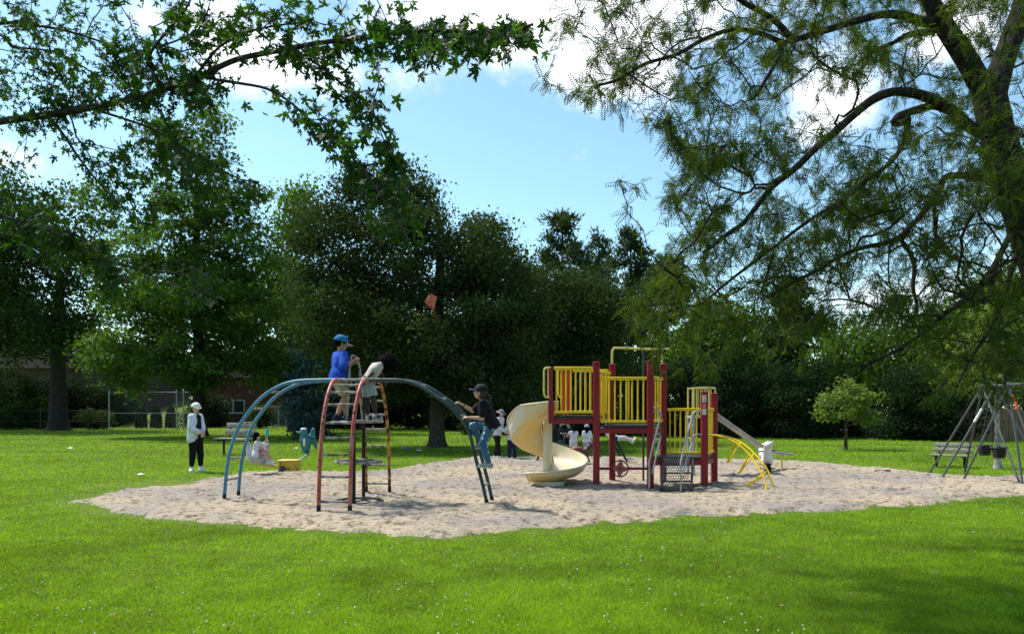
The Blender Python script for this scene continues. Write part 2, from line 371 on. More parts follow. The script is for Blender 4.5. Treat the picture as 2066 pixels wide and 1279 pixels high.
# clover heads
n = 800; D = (4.3**-1+(26**-1-4.3**-1)*rs.rand(n))**-1; Xg = rs.uniform(-.75, .75, n)*D
k = (sdf(Xg, D) < -.25) & (fbm(Xg*.35+9, D*.35, 3) > .42); Xg, D = Xg[k], D[k]; mb = MB()
for x, y in zip(Xg, D): r_ = random.uniform(.0035, .007)*(1+y/30); mb.lathe((x, y, random.uniform(.03, .055)), [(r_*.3, -r_), (r_, 0), (r_*.6, r_*.8)], 6)
tag(mb.build('clover_flowers', mat('clover_white', (.66, .66, .56), .8)), 'tiny white clover flowers dotted through the lawn', 'clover', kind='stuff')
n = 260; D = (4.3**-1+(28**-1-4.3**-1)*rs.rand(n))**-1; Xg = rs.uniform(-.75, .75, n)*D; k = fbm(Xg*.25+2, D*.3+5, 3) > .40; Xg, D = Xg[k], D[k]; n = len(D)
Sx = sdf(Xg, D); zz = np.where(Sx > .3, .085, .035); nv_ = rs.normal(0, .5, (n, 3)); nv_[:, 2] = 1.2
tag(link('fallen_leaves', scatter('fallen_leaves', [(0, 0, 0), (.3, .3, .1), (.36, .7, .0), (0, 1, -.1), (-.36, .7, .05), (-.3, .3, .1)], [(0, 1, 5), (1, 2, 5), (2, 4, 5), (2, 3, 4)], np.stack([Xg, D, zz], 1), axes(rs.normal(0, 1, (n, 3))*np.array([1, 1, .15]), nv_), (.014+.022*rs.rand(n))*(1+D/30), rs.rand(n)), leafmat('dry_leaf', (.10, .065, .03), (.30, .22, .09), tr=(.2, .14, .05), k=.2)), 'small dry fallen leaves strewn over the lawn and sand', 'fallen leaves', kind='stuff')
# ---------------------------------------------------------------- tree machinery
def grow(polys, tips, step, alpha=.35, arch=.15, rng=None, jitter=.12, droop=0, r0=.006, pw=2.2, minr=None, follow=.4):
    """polys: list of (points, radii or None, parent index or None); tips: n x 3. Returns positions, parents, radii, tip node ids"""
    cap = sum(len(p[0]) for p in polys)+int(len(tips)*14)+100
    pos = np.zeros((cap, 3)); par = -np.ones(cap, int); pl = np.zeros(cap); dr = np.zeros((cap, 3)); mr_ = np.zeros(cap); m = 0
    for pts, rad, pi in polys:
        for i, p in enumerate(pts):
            pos[m] = p
            if i == 0:
                if pi is not None:
                    par[m] = pi if pi >= 0 else int(np.argmin(((pos[:m]-pos[m])**2).sum(1)))
            else: par[m] = m-1
            if par[m] >= 0: q = pos[m]-pos[par[m]]; pl[m] = pl[par[m]]+np.linalg.norm(q); dr[m] = q/max(np.linalg.norm(q), 1e-6)
            else: dr[m] = (0, 0, 1)
            if rad is not None: mr_[m] = rad[i]
            m += 1
    lock = m; tipn = []
    for t in tips:
        d = np.sqrt(((pos[:m]-t)**2).sum(1)); c = d+alpha*pl[:m]; j = int(np.argmin(c)); dist = d[j]
        k = max(1, int(math.ceil(dist/step)))
        if m+k >= cap: break
        a = pos[j]; ctl = a+dr[j]*dist*follow+np.array([0, 0, arch*dist])
        prev = j
        for i in range(1, k+1):
            s = i/k; q = (1-s)**2*a+2*s*(1-s)*ctl+s*s*t
            if i < k: q = q+rng.normal(0, jitter*step, 3)
            if droop: q[2] -= droop*dist*s*s*.0
            pos[m] = q; par[m] = prev; e = q-pos[prev]; ln = max(np.linalg.norm(e), 1e-6); pl[m] = pl[prev]+ln; dr[m] = e/ln; prev = m; m += 1
        tipn.append(prev)
    pos, par, dr, mr_ = pos[:m], par[:m], dr[:m], mr_[:m]
    acc = np.zeros(m); rad = np.zeros(m)
    for i in range(m-1, -1, -1):
        r = max(acc[i], r0**pw)
        if i < lock and mr_[i] > 0: r = mr_[i]**pw
        rad[i] = r**(1/pw)
        if par[i] >= 0: acc[par[i]] += r
    return pos, par, rad, dr, np.array(tipn)
def limbs2(name, pos, par, rad, dr, sel, n1, n2, rmin=0):
    a = limb_mesh(name, pos, par, rad, dr, n1, 0, sel, raw=True); b = limb_mesh(name, pos, par, rad, dr, n2, rmin, ~sel, raw=True)
    return tri_mesh(name, np.concatenate([a[0], b[0]]), np.concatenate([a[1], b[1]+len(a[0])]), smooth=True)
def limb_mesh(name, pos, par, rad, dr, n=6, rmin=0, sel=None, raw=False):
    e = np.where((par >= 0) & (rad >= rmin))[0]
    if sel is not None: e = e[sel[e]]
    p = par[e]
    best = {}
    for i, q in zip(e, p):
        if q not in best or rad[i] > rad[best[q]]: best[q] = i
    main = np.array([best[q] == i for i, q in zip(e, p)])
    d0 = np.where(main[:, None], dr[p], dr[e]); d1 = dr[e]; r1 = rad[e]; r0_ = np.where(main, np.minimum(rad[p], rad[e]*1.6), rad[e]*1.15)
    ref = np.array([.553, -.61, .23])
    def ring(c, d, r):
        a = nrm(np.cross(d, ref)); b = np.cross(a, d); t = np.arange(n)*2*np.pi/n
        return c[:, None]+(a[:, None]*np.cos(t)[None, :, None]+b[:, None]*np.sin(t)[None, :, None])*r[:, None, None]
    v = np.concatenate([ring(pos[p], d0, r0_), ring(pos[e], d1, r1)], 1)
    f = []
    for k in range(n): q = (k+1) % n; f += [(q, k, n+k), (q, n+k, n+q)]
    F2 = (np.array(f)[None]+(np.arange(len(e))*2*n)[:, None, None]).reshape(-1, 3)
    if raw: return v.reshape(-1, 3), F2
    return tri_mesh(name, v.reshape(-1, 3), F2, smooth=True)
LEAF4 = ([(0, 0, 0), (.36, .45, -.08), (0, 1, -.12), (-.36, .45, -.08)], [(0, 1, 2), (0, 2, 3)])
LOBE = ([(0, 0, 0), (.5, .18, -.1), (.22, .38, 0), (.46, .72, -.1), (.14, .62, 0), (0, 1.05, -.15), (-.14, .62, 0), (-.46, .72, -.1), (-.22, .38, 0), (-.5, .18, -.1)],
        [(0, 1, 2), (2, 3, 4), (4, 5, 6), (6, 7, 8), (8, 9, 0), (0, 2, 8), (2, 4, 8), (8, 4, 6)])
BARK = mat('bark', (.085, .068, .052), .9, col2=(.035, .028, .022), nscale=6, bump=.8, bscale=14, stretch=(3, 3, .6), spec=.15)
BARKD = mat('bark_dark', (.05, .043, .036), .9, col2=(.024, .02, .017), nscale=9, bump=.9, bscale=16, stretch=(3, 3, .5), spec=.1)
BARKP = mat('bark_pale', (.42, .40, .36), .85, col2=(.16, .14, .12), nscale=7, bump=.5, bscale=12, spec=.15)
LM = {
 'dark': leafmat('leaf_dark', (.011, .027, .008), (.055, .085, .022), tr=(.07, .13, .010), k=.26, gloss=.8, spec=.06),
 'bronze': leafmat('leaf_bronze', (.009, .022, .008), (.058, .080, .026), tr=(.06, .10, .012), k=.25, gloss=.8, spec=.07),
 'mid': leafmat('leaf_mid', (.015, .042, .008), (.098, .155, .022), tr=(.10, .22, .008), k=.34),
 'light': leafmat('leaf_light', (.055, .10, .022), (.17, .225, .045), tr=(.24, .33, .03), k=.38),
 'pine': leafmat('pine_needles', (.016, .036, .014), (.065, .105, .035), tr=(.06, .10, .015), k=.2),
 'blue': leafmat('spruce_needles', (.030, .060, .062), (.085, .135, .135), tr=(.03, .05, .03), k=.08, gloss=.8, spec=.05),
 'hedge': leafmat('cedar_leaf', (.010, .022, .009), (.028, .050, .018), tr=(.03, .05, .01), k=.16, gloss=.85, spec=.03)}
def inblob(bl, n, rng, shell=.45):
    vol = np.array([b[3]*b[4]*b[5] for b in bl])**.75; ch = rng.choice(len(bl), n, p=vol/vol.sum()); o = []
    for i in ch:
        b = bl[i]; d = rng.normal(0, 1, 3); d /= np.linalg.norm(d); r = rng.rand()**shell
        o.append([b[0]+d[0]*r*b[3], b[1]+d[1]*r*b[4], b[2]+d[2]*r*b[5]])
    return np.array(o)
def tree(name, label, base, h0, blobs_, ntips, nleaf, ls, kind, tr=.25, seed=1, clump=.5, shell=.45, cat='tree', group=None, flat=.6, alpha=.35, shape=LEAF4, up=.6, bark=None, step=.6, lean=(0, 0), limbs=True, fork=None):
    rng = np.random.RandomState(seed); base = Vector(base)
    t = thing(name, label, cat, base, group)
    top = base+V(lean[0], lean[1], h0)
    tr_pts = [np.array(base+(top-base)*s+V(math.sin(s*3+seed)*.08*h0*.2, math.cos(s*4+seed)*.05*h0*.2, 0)*(s)) for s in (0, .025, .06, .15, .3, .45, .62, .8, 1)]
    rads = [tr*k_ for k_ in (1.75, 1.32, 1.14, 1.02, .92, .84, .72, .58, .42)]
    tips = inblob(blobs_, ntips, rng, shell)
    tips = tips[tips[:, 2] > base.z+.15]
    pos, par, rad, dr, tn = grow([(tr_pts, rads, None)], tips, step, alpha=alpha, arch=.1, rng=rng, r0=.012, pw=2.3)
    if limbs:
        n9 = 9; sel = np.zeros(len(pos), bool); sel[:n9] = True
        link('trunk', limbs2('trunk', pos, par, rad, dr, sel, 10, 4, .014), bark or BARKD, t)
    ti = rng.randint(0, len(tips), nleaf); q = tips[ti]+rng.normal(0, 1, (nleaf, 3))*np.array([clump, clump, clump*flat])
    q[:, 2] = np.maximum(q[:, 2], base.z+.08)
    yv = rng.normal(0, 1, (nleaf, 3)); yv[:, 2] -= .5; zv = rng.normal(0, 1, (nleaf, 3)); zv[:, 2] += up*2
    ct = rng.rand(len(tips))
    tint = np.clip(.35*rng.rand(nleaf)+.45*ct[ti]**1.5+.3*vnoise(q[:, 0]*.7+seed, q[:, 2]*.8), 0, 1)
    link('crown', scatter('crown', shape[0], shape[1], q, axes(yv, zv), ls*(.45+1.1*rng.rand(nleaf)**1.3), tint), LM[kind], t)
    return t
def W(px, py, D, rx, ry, rz): p = P(px, py, D); return (p.x, p.y, p.z, rx*D/FL, ry, rz*D/FL)   # crown lump: centre and size
# ---------------------------------------------------------------- background trees
def gp(px, D): return V((px-HX)/FL*D, D, 0)
GT = 'trees behind the playground'
tree('maple_tree', 'tall green maple behind the woman in the white cap', gp(402, 37), 12.5,
     [W(400, 330, 37, 110, 2.6, 130), W(380, 470, 37, 170, 3.6, 130), W(330, 620, 37, 150, 3.8, 110), W(480, 600, 37, 140, 3.8, 120), W(400, 560, 36, 190, 4, 140), W(520, 715, 36.5, 110, 3, 68), W(270, 720, 36, 105, 3, 62), W(400, 730, 35.5, 120, 2.6, 50), W(560, 760, 36, 70, 2, 36), W(230, 765, 36, 60, 2, 30), W(420, 240, 37, 50, 1.5, 60), W(210, 420, 38, 50, 1.5, 50), W(500, 420, 37, 60, 1.6, 70)],
     430, 62000, .16, 'mid', tr=.30, seed=21, clump=.42, group=GT, shape=LOBE, flat=.45, step=.8)
tree('maple_tree', 'feathery topped maple between the tall maple and the dark round maple', gp(588, 43), 9,
     [W(590, 460, 43, 50, 2, 100), W(570, 600, 43, 70, 2.6, 110), W(610, 400, 43, 26, 1, 50)], 150, 12000, .19, 'mid', tr=.2, seed=22, clump=.5, group=GT)
tree('maple_tree', 'broad dark maple at the far left edge of the lawn', gp(118, 45), 9.5,
     [W(40, 480, 45, 130, 3.5, 130), W(120, 560, 45, 130, 3.5, 130), W(60, 650, 45, 150, 3.5, 100), W(10, 380, 45, 70, 2.6, 60), W(150, 690, 44, 80, 3, 60), W(-60, 560, 45, 120, 3, 160), W(90, 400, 45, 55, 2, 50)],
     300, 38000, .20, 'dark', tr=.48, seed=23, clump=.6, group=GT, step=.9)
tree('maple_tree', 'large dark bronze maple with orange kite caught in its crown', gp(882, 27), 8.2,
     [W(790, 420, 27, 100, 2.4, 75), W(680, 500, 27, 85, 2.4, 100), W(850, 520, 27, 190, 3.4, 100), W(960, 540, 27, 110, 2.8, 105), W(740, 640, 26.5, 140, 3, 120), W(900, 680, 26, 170, 3.4, 120), W(1010, 680, 26.5, 90, 2.6, 110), W(640, 620, 27, 50, 2, 90), W(800, 355, 27, 45, 1.4, 34), W(780, 745, 26.5, 130, 2.6, 55), W(980, 760, 26.5, 110, 2.6, 50)],
     620, 150000, .105, 'bronze', tr=.25, seed=24, clump=.34, shell=.3, group=GT, flat=.6, step=.6, bark=BARK)
tree('maple_tree', 'rounded dark maple to the right of the bronze maple', gp(1120, 31), 7,
     [W(1130, 625, 31, 95, 2.6, 85), W(1200, 640, 31, 75, 2.3, 90), W(1100, 690, 30.5, 90, 2.6, 110), W(1190, 730, 30.5, 75, 2.5, 80), W(1060, 590, 31, 50, 2, 70)], 320, 52000, .11, 'bronze', tr=.25, seed=25, clump=.4, shell=.3, group=GT)
def conifer(name, label, px, D, ptop, wpx, bottom, kind, n, ls, seed, tiers=14, tr=.2, den=1.0, trop=.03):
    rng = np.random.RandomState(seed); b = gp(px, D); top = CH+(HY-ptop)/FL*D; R0 = wpx*D/FL; t = thing(name, label, 'tree', b, GT)
    tp = [np.array((b.x, b.y, top*s)) for s in np.linspace(0, 1, 12)]; tips = []
    z0 = bottom
    for i in range(tiers):
        z = z0+(top-z0)*(i/tiers); r = R0*(1-i/tiers)**.75+.15
        for k in range(int(7*den)+2):
            a = rng.rand()*6.283; rr = r*rng.uniform(.35, 1.25); tips.append((b.x+math.cos(a)*rr, b.y+math.sin(a)*rr, z+rng.normal(0, .25)+rr*.12))
    tips = np.array(tips); pos, par, rad, dr, tn = grow([(tp, list(np.linspace(tr, .03, 12)), None)], tips, .4, alpha=.0, arch=.02, rng=rng, r0=.012, follow=0, jitter=.06)
    sel = np.zeros(len(pos), bool); sel[:12] = True
    link('trunk', limbs2('trunk', pos, par, rad, dr, sel, 8, 4), BARKD, t)
    cand = np.where(~sel)[0]; j = rng.choice(cand, n); q = pos[j]+rng.normal(0, 1, (n, 3))*np.array([.16, .16, .10])*(1+D*.01)
    yv = dr[j]+rng.normal(0, .55, (n, 3)); yv[:, 2] += .12; zv = rng.normal(0, 1, (n, 3)); zv[:, 2] += 1.5
    s = np.stack([np.full(n, ls*.5), np.full(n, ls*1.3), np.full(n, ls)], 1)*(.6+.8*rng.rand(n))[:, None]
    link('needles', scatter('needles', *LEAF4, q, axes(yv, zv), s, rng.rand(n)), LM[kind], t); return t
conifer('pine_tree', 'ragged pine rising above the dark maples left of its smaller neighbour', 1135, 44, 418, 78, 7.0, 'pine', 9000, .26, 31, tiers=8, tr=.2, den=.75)
conifer('pine_tree', 'narrow pointed pine standing behind the second dark maple', 1272, 48, 458, 80, 3, 'pine', 13000, .26, 32, tiers=13, den=.8)
conifer('pine_tree', 'small pine top showing between the two taller pines', 1208, 52, 482, 70, 4, 'pine', 9000, .28, 33, tiers=14, den=.8)
conifer('pine_tree', 'dark pine behind the drooping locust twigs', 1345, 44, 520, 110, 2, 'pine', 14000, .32, 34, tiers=14, den=1)
conifer('pine_tree', 'tall dark pine behind the middle of the locust canopy', 1600, 44, 560, 90, 1.5, 'pine', 17000, .32, 35, tiers=14, den=1.1)
conifer('spruce_tree', 'blue green spruce behind the blue arched ladder', 640, 34, 655, 62, .5, 'blue', 17000, .17, 36, tiers=13, tr=.13, den=1.6)
for i, (px, D, top, wd, kd, lb) in enumerate([
    (1450, 40, 600, 100, 'mid', 'round green tree behind the slide tower rail'), (1520, 46, 630, 90, 'dark', 'dark tree between the pine and the green tree'),
    (1720, 38, 640, 95, 'mid', 'green tree behind the small lawn maple'), (1850, 42, 625, 110, 'dark', 'dark tree behind the swing frame'),
    (1960, 36, 560, 85, 'mid', 'green tree behind the wooden board fence'), (2070, 38, 520, 110, 'mid', 'tall green tree at the right edge behind the board fence'),
    (1010, 46, 640, 120, 'dark', 'dark tree behind the bronze maple'), (730, 48, 560, 110, 'dark', 'dark tree behind the left half of the bronze maple'),
(-60, 50, 480, 120, 'dark', 'dark tree outside the left end of the lawn'), (2210, 36, 500, 130, 'mid', 'green tree beyond the right end of the board fence')]):
    tree('broadleaf_tree', lb, gp(px, D), (CH+(HY-top)/FL*D)*.75,
         [W(px, top+70, D, wd*.7, 2.6, 70), W(px-wd*.4, top+140, D, wd*.7, 2.6, 90), W(px+wd*.45, top+130, D, wd*.65, 2.6, 80), W(px, 770, D, wd, 3, 60)], 150, 17000, .19, kd, tr=.2, seed=40+i, clump=.5, group=GT, limbs=True, step=1.0)
# dense evergreen shrubs along the back of the lawn
LB = ['beside the dark maple trunk', 'behind the spiral slide', 'behind the swinging child', 'behind the yellow railings', 'behind the lower deck', 'behind the metal slide', 'behind the white spring rider', 'left of the small lawn maple', 'right of the small lawn maple', 'left of the garden shed', 'behind the garden bench', 'left of the board fence', 'behind the bucket swings', 'nearest the right edge']
for i, px in enumerate([985, 1060, 1135, 1215, 1295, 1375, 1455, 1535, 1600, 1665, 1835, 1880, 1910, 1150]):
    D = 39-(px-985)/930*6.5+(1.5 if i % 2 else 0)
    if i == 13: D = 44
    hgt = random.uniform(3.2, 4.6)
    g = gp(px, D)
    tree('evergreen_shrub', 'dense dark evergreen shrub '+LB[i], g, hgt*.7, [(g.x, g.y, hgt*.3, 1.5, 1.3, hgt*.36), (g.x+random.uniform(-.4, .4), g.y, hgt*.62, 1.25, 1.1, hgt*.36), (g.x, g.y, .5, 1.5, 1.2, .6)],
         100, 15000, .11, 'hedge', tr=.09, seed=70+i, clump=.32, cat='shrub', group='evergreen shrubs along the back of the lawn', step=.6, limbs=(i < 20))
# small lawn maple, and the young tree with a pale trunk beside the swings
tree('maple_sapling', 'small bright green maple with slim trunk on the right lawn', G(1706, 907), 2.1,
     [W(1712, 800, 25.6, 44, .75, 26), W(1682, 832, 25.6, 34, .6, 16), W(1746, 842, 25.6, 30, .6, 14), W(1715, 776, 25.6, 22, .4, 16), W(1750, 806, 25.6, 26, .5, 14), W(1670, 808, 25.6, 18, .4, 10)], 80, 2500, .10, 'light', tr=.055, seed=90, clump=.15, shell=.3, bark=BARK, shape=LOBE, step=.25)
tree('young_tree', 'young yellow green tree with pale trunk between the bucket swings', G(2013, 945), 2.9,
     [W(2000, 700, 17.9, 70, .9, 60), W(1960, 750, 17.9, 55, .8, 38), W(2050, 730, 17.9, 60, .8, 50), W(2000, 780, 17.6, 60, .7, 22), W(2030, 640, 18, 60, .9, 50)], 150, 9000, .085, 'light', tr=.065, seed=91, clump=.16, bark=BARKP, shape=LOBE, step=.25)
for i, (px, D, top, wd, lb) in enumerate([(-150, 72, 560, 90, 'far behind the left end of the pink brick house'), (20, 70, 520, 80, 'behind the chimney side of the pink brick house'), (150, 70, 600, 80, 'far behind the chain link fence gate post'), (330, 68, 560, 80, 'behind the gap between the two brick houses'), (480, 70, 540, 80, 'behind the red brick house roof'),
     (630, 66, 560, 80, 'behind the right end of the red brick house'), (760, 62, 600, 85, 'far behind the arch climber'), (900, 62, 590, 85, 'far behind the bronze maple trunk'), (1040, 60, 610, 85, 'far behind the spiral slide'), (1180, 60, 560, 85, 'far behind the pines')]):
    tree('broadleaf_tree', 'dark background tree '+lb, gp(px, D), (CH+(HY-top)/FL*D)*.7, [W(px, top+60, D, wd*.7, 2.6, 60), W(px-wd*.4, top+120, D, wd*.7, 2.6, 80), W(px+wd*.45, top+120, D, wd*.65, 2.6, 80), W(px, 750, D, wd*1.2, 3, 60), W(px, 815, D, wd*1.2, 2.5, 40)], 150, 15000, .28, 'dark', tr=.25, seed=160+i, clump=.7, group=GT, step=1.2)
for i, (px, D, hgt, lb) in enumerate([(690, 50, 4.2, 'behind the arch climber centre poles'), (770, 49, 3.8, 'behind the rusty yellow ladder'), (840, 50, 4.4, 'left of the bronze maple trunk'), (925, 46, 3.6, 'right of the bronze maple trunk'), (640, 52, 3.4, 'behind the blue green spruce'), (130, 51, 3.6, 'behind the far left maple trunk'), (60, 52, 4.0, 'right of the patio door of the pink house'), (-30, 51, 3.4, 'at the far left end of the lawn'), (225, 53, 3.2, 'at the left end of the grassy bank'), (415, 52, 2.6, 'between the maple trunk and the red brick house'), (190, 53, 3.0, 'left of the fence panel behind the low fence')]):
    g = gp(px, D); tree('evergreen_shrub', 'dense dark evergreen shrub '+lb, g, hgt*.7, [(g.x, g.y, hgt*.3, 1.7, 1.3, hgt*.36), (g.x+.3, g.y, hgt*.62, 1.4, 1.1, hgt*.36), (g.x, g.y, .5, 1.7, 1.2, .6)], 90, 11000, .14, 'hedge', tr=.09, seed=190+i, clump=.36, cat='shrub', group='evergreen shrubs along the back of the lawn', step=.6)
# left background: shrubs, cone cedars
for i, (px, D, w_, h_, lb) in enumerate([(40, 47.5, 1.1, 1.7, 'in front of the patio door'), (75, 48, 1.2, 2.0, 'right of the patio door'), (195, 48, 1.1, 1.3, 'left of the chain link fence'), (600, 47, 1.2, 2.2, 'right of the sliding door'), (10, 48, 1, 1.5, 'at the far left edge'), (525, 50, .8, 1.6, 'under the house window')]):
    g = gp(px, D); tree('garden_shrub', 'loose green garden shrub '+lb, g, h_*.7, [(g.x, g.y, h_*.5, w_, .8, h_*.5)], 50, 3200, .13, 'dark', tr=.05, seed=110+i, clump=.2, cat='shrub', group='garden shrubs by the houses', step=.3)
for i, (px, lb) in enumerate([(285, 'leftmost'), (315, 'middle'), (345, 'rightmost')]):
    D = 50; g = gp(px, D); zb = .12; rng = np.random.RandomState(130+i); t = thing('cone_cedar', lb+' of three dark cone shaped cedars behind the fence', 'shrub', g, 'cone cedars behind the chain link fence')
    n = 3500; s = rng.rand(n); a = rng.rand(n)*6.283; rr = .34*np.sqrt(np.maximum(1-s**2.2, 0))*(.8+.25*rng.rand(n)); q = np.stack([g.x+np.cos(a)*rr, g.y+np.sin(a)*rr, .02+s*1.4], 1)
    m = MB(); m.tube([g, g+V(0, 0, .6)], .04, 6); m.build('trunk', BARKD, t)
    yv = np.stack([np.cos(a)*.5, np.sin(a)*.5, np.ones(n)], 1)+rng.normal(0, .3, (n, 3)); link('crown', scatter('crown', *LEAF4, q, axes(yv, rng.normal(0, 1, (n, 3))), .09*(.7+.6*rng.rand(n)), rng.rand(n)), LM['hedge'], t)
mb = MB(); xa_, xb_ = gp(228, 50.6).x, gp(372, 50.6).x   # grassy bank behind the fence
mb.add([(xa_, 50.6, -.05), (xb_, 50.6, -.05), (xb_, 62, 2.1), (xa_, 62, 2.1), (xa_, 62, -.1), (xb_, 62, -.1)], [(0, 1, 2, 3), (1, 5, 2), (0, 3, 4), (3, 2, 5, 4)])
tag(mb.build('grass_bank_terrain', GM), kind='structure')
# ---------------------------------------------------------------- houses, fences, shed
brick = mat('brick', (.13, .036, .026), .85, col2=(.07, .028, .022), nscale=3, bump=.5, bscale=30)
brick2 = mat('brick_pink', (.14, .095, .08), .85, col2=(.09, .06, .05), nscale=3, bump=.5, bscale=30)
white = mat('white_paint', (.72, .72, .70), .5, col2=(.55, .54, .5), nscale=5)
glassd = mat('window_glass', (.03, .035, .04), .08, spec=.6)
roofm = mat('roof_shingles', (.012, .011, .010), .9, col2=(.02, .018, .016), nscale=20, bump=.5, spec=.03)
def house(label, x0, x1, y, h, depth, m, openings):
    t = thing('brick_house', label, 'house', ((x0+x1)/2, y, 0))
    mb = MB(); xs = sorted(openings, key=lambda o: o[0]); th = .25; cur = x0
    for (a, b, z0, z1) in xs:   # front wall in strips round the openings
        mb.hexa([(cur, y, 0), (a, y, 0), (a, y+th, 0), (cur, y+th, 0), (cur, y, h), (a, y, h), (a, y+th, h), (cur, y+th, h)])
        if z0 > .02: mb.hexa([(a, y, 0), (b, y, 0), (b, y+th, 0), (a, y+th, 0), (a, y, z0), (b, y, z0), (b, y+th, z0), (a, y+th, z0)])
        mb.hexa([(a, y, z1), (b, y, z1), (b, y+th, z1), (a, y+th, z1), (a, y, h), (b, y, h), (b, y+th, h), (a, y+th, h)])
        cur = b
    mb.hexa([(cur, y, 0), (x1, y, 0), (x1, y+th, 0), (cur, y+th, 0), (cur, y, h), (x1, y, h), (x1, y+th, h), (cur, y+th, h)])
    mb.box((x0+.12, y+depth/2+th, h/2), (.24, depth, h)); mb.box((x1-.12, y+depth/2+th, h/2), (.24, depth, h)); mb.box(((x0+x1)/2, y+depth+th, h/2), (x1-x0-.5, .24, h))
    mb.build('wall', m, t)
    o = .5; zr = h+.02; rb = MB(); ym = y+depth/2; H_ = 2.2
    rb.add([(x0-o, y-o, zr), (x1+o, y-o, zr), (x1+o, y+depth+o, zr), (x0-o, y+depth+o, zr), (x0-o, ym, zr+H_), (x1+o, ym, zr+H_)], [(0, 3, 2, 1), (0, 1, 5, 4), (2, 3, 4, 5), (3, 0, 4), (1, 2, 5)])
    rb.build('roof', roofm, t)
    for (a, b, z0, z1) in xs:
        door = z0 < .05; nm = 'patio_door' if door else 'window'
        f = MB(); yy = y+.08; fw = .09
        for (c, s) in (((a+fw/2, yy, (z0+z1)/2), (fw, .1, z1-z0)), ((b-fw/2, yy, (z0+z1)/2), (fw, .1, z1-z0)), (((a+b)/2, yy, (z0+z1)/2), (fw*.8, .1, z1-z0-2*fw)), (((a+b)/2, yy, z1-fw/2), (b-a-2*fw, .1, fw)), (((a+b)/2, yy, z0+fw/2), (b-a-2*fw, .1, fw))): f.box(c, s)
        fo = f.build(nm, white, t)
        g = MB(); g.box(((a+b)/2, yy+.03, (z0+z1)/2), (b-a-fw, .02, z1-z0-fw)); g.build('pane', glassd, fo)
    return t
D1 = 56.0
def hx(px, D=D1): return (px-HX)/FL*D
def hz(py, D=D1): return CH+(HY-py)/FL*D
house('dark red brick house behind the park bench and blue ladder', hx(388), hx(662), D1, 3.6, 8, brick, [(hx(446), hx(494), hz(834), hz(806)), (hx(545), hx(578), .02, hz(818))])
house('pinkish brick house behind the far left trees', hx(-120), hx(262), D1+2, 4.4, 8, brick2, [(hx(2, 58), hx(52, 58), .02, hz(813, 58)), (hx(80, 58), hx(108, 58), hz(842, 58), hz(832, 58))])
steel = mat('galvanised_steel', (.42, .43, .43), .45, .7, col2=(.25, .25, .24), nscale=9)
def chain_fence(label, x0, x1, y, h, posts, wr_=.0042, mt_=None):
    mt_ = mt_ or mat('wire', (.16, .17, .17), .6, .3)
    t = thing('chain_link_fence', label, 'fence', ((x0+x1)/2, y, 0)); m = MB(); s = .16; n = int((x1-x0+h)/s)
    for k in range(n):
        for sg in (1, -1):
            xa = x0+k*s-(h if sg > 0 else 0); pa, pb = (xa, 0.03), (xa+h, h)
            if sg < 0: pa, pb = (xa, h), (xa+h, .03)
            (ax, az), (bx, bz) = pa, pb
            if ax < x0: az += (bz-az)*(x0-ax)/(bx-ax); ax = x0
            if bx > x1: bz = az+(bz-az)*(x1-ax)/(bx-ax); bx = x1
            if bx-ax < .05: continue
            m.tube([(ax, y, az), (bx, y, bz)], wr_, 3)
    m.build('mesh', mt_, t)
    for px in posts: q = MB(); q.tube([(px, y-.05, 0), (px, y-.05, h+.08)], .045, 8); q.ell((px, y-.05, h+.1), .06, .06, .05, n=8); q.build('post', steel if h > 2 else mt_, t)
    for z in (h, h*.45): q = MB(); q.tube([(x0, y-.05, z), (x1, y-.05, z)], .028, 6); q.build('rail', steel if h > 2 else mt_, t)
chain_fence('chain link fence panel with grey posts on the left lawn edge', hx(221, 46), hx(386, 46), 46, hz(791, 46), [hx(221, 46), hx(357, 46), hx(371, 46)])
chain_fence('low chain link fence running left past the dark maple trunk', hx(-60, 47), hx(216, 47), 47, 1.2, [hx(-60, 47), hx(83, 47), hx(180, 47)], .003, mat('dark_wire', (.03, .03, .03), .7))
wood = mat('fence_wood', (.23, .13, .07), .8, col2=(.14, .085, .05), nscale=4, bump=.4, stretch=(6, 6, .6))
t = thing('board_fence', 'brown wooden board fence behind the bucket swings', 'fence', gp(2040, 32)); m = MB(); x = hx(1925, 32)
while x < hx(2330, 32): hh_ = 1.42+random.uniform(-.02, .02)+.0*x; m.box((x, 32+random.uniform(-.01, .01), hh_/2-.05), (.135, .022, hh_)); x += .142
m.build('boards', wood, t); m = MB()
for z in (.35, 1.05): m.box(((hx(1925, 32)+hx(2330, 32))/2, 32.06, z), (hx(2330, 32)-hx(1925, 32), .05, .09))
m.build('rail', wood, t)
for px in (1960, 2060, 2160, 2260): q = MB(); q.box((hx(px, 32), 32.13, .75), (.1, .1, 1.5)); q.build('post', wood, t)
# shed with picket front seen through the gap right of the small maple
t = thing('garden_shed', 'small dark shed with pale picket front at the back of the right lawn', 'shed', gp(1765, 35)); shm = mat('shed_dark', (.06, .05, .045), .8)
m = MB(); xa, xb = hx(1750, 35), hx(1800, 35); m.box(((xa+xb)/2, 35.9, .55), (xb-xa, 1.2, 1.1)); m.build('body', shm, t)
m = MB(); m.add([(xa-.15, 35.1, 1.1), (xb+.15, 35.1, 1.1), (xb+.15, 36.7, 1.35), (xa-.15, 36.7, 1.35), (xa-.15, 35.1, 1.16), (xb+.15, 35.1, 1.16), (xb+.15, 36.7, 1.41), (xa-.15, 36.7, 1.41)], [(3, 2, 1, 0), (4, 5, 6, 7), (0, 1, 5, 4), (1, 2, 6, 5), (2, 3, 7, 6), (3, 0, 4, 7)]); m.build('roof', mat('shed_roof', (.2, .19, .17), .7), t)
m = MB(); k = xa+.05
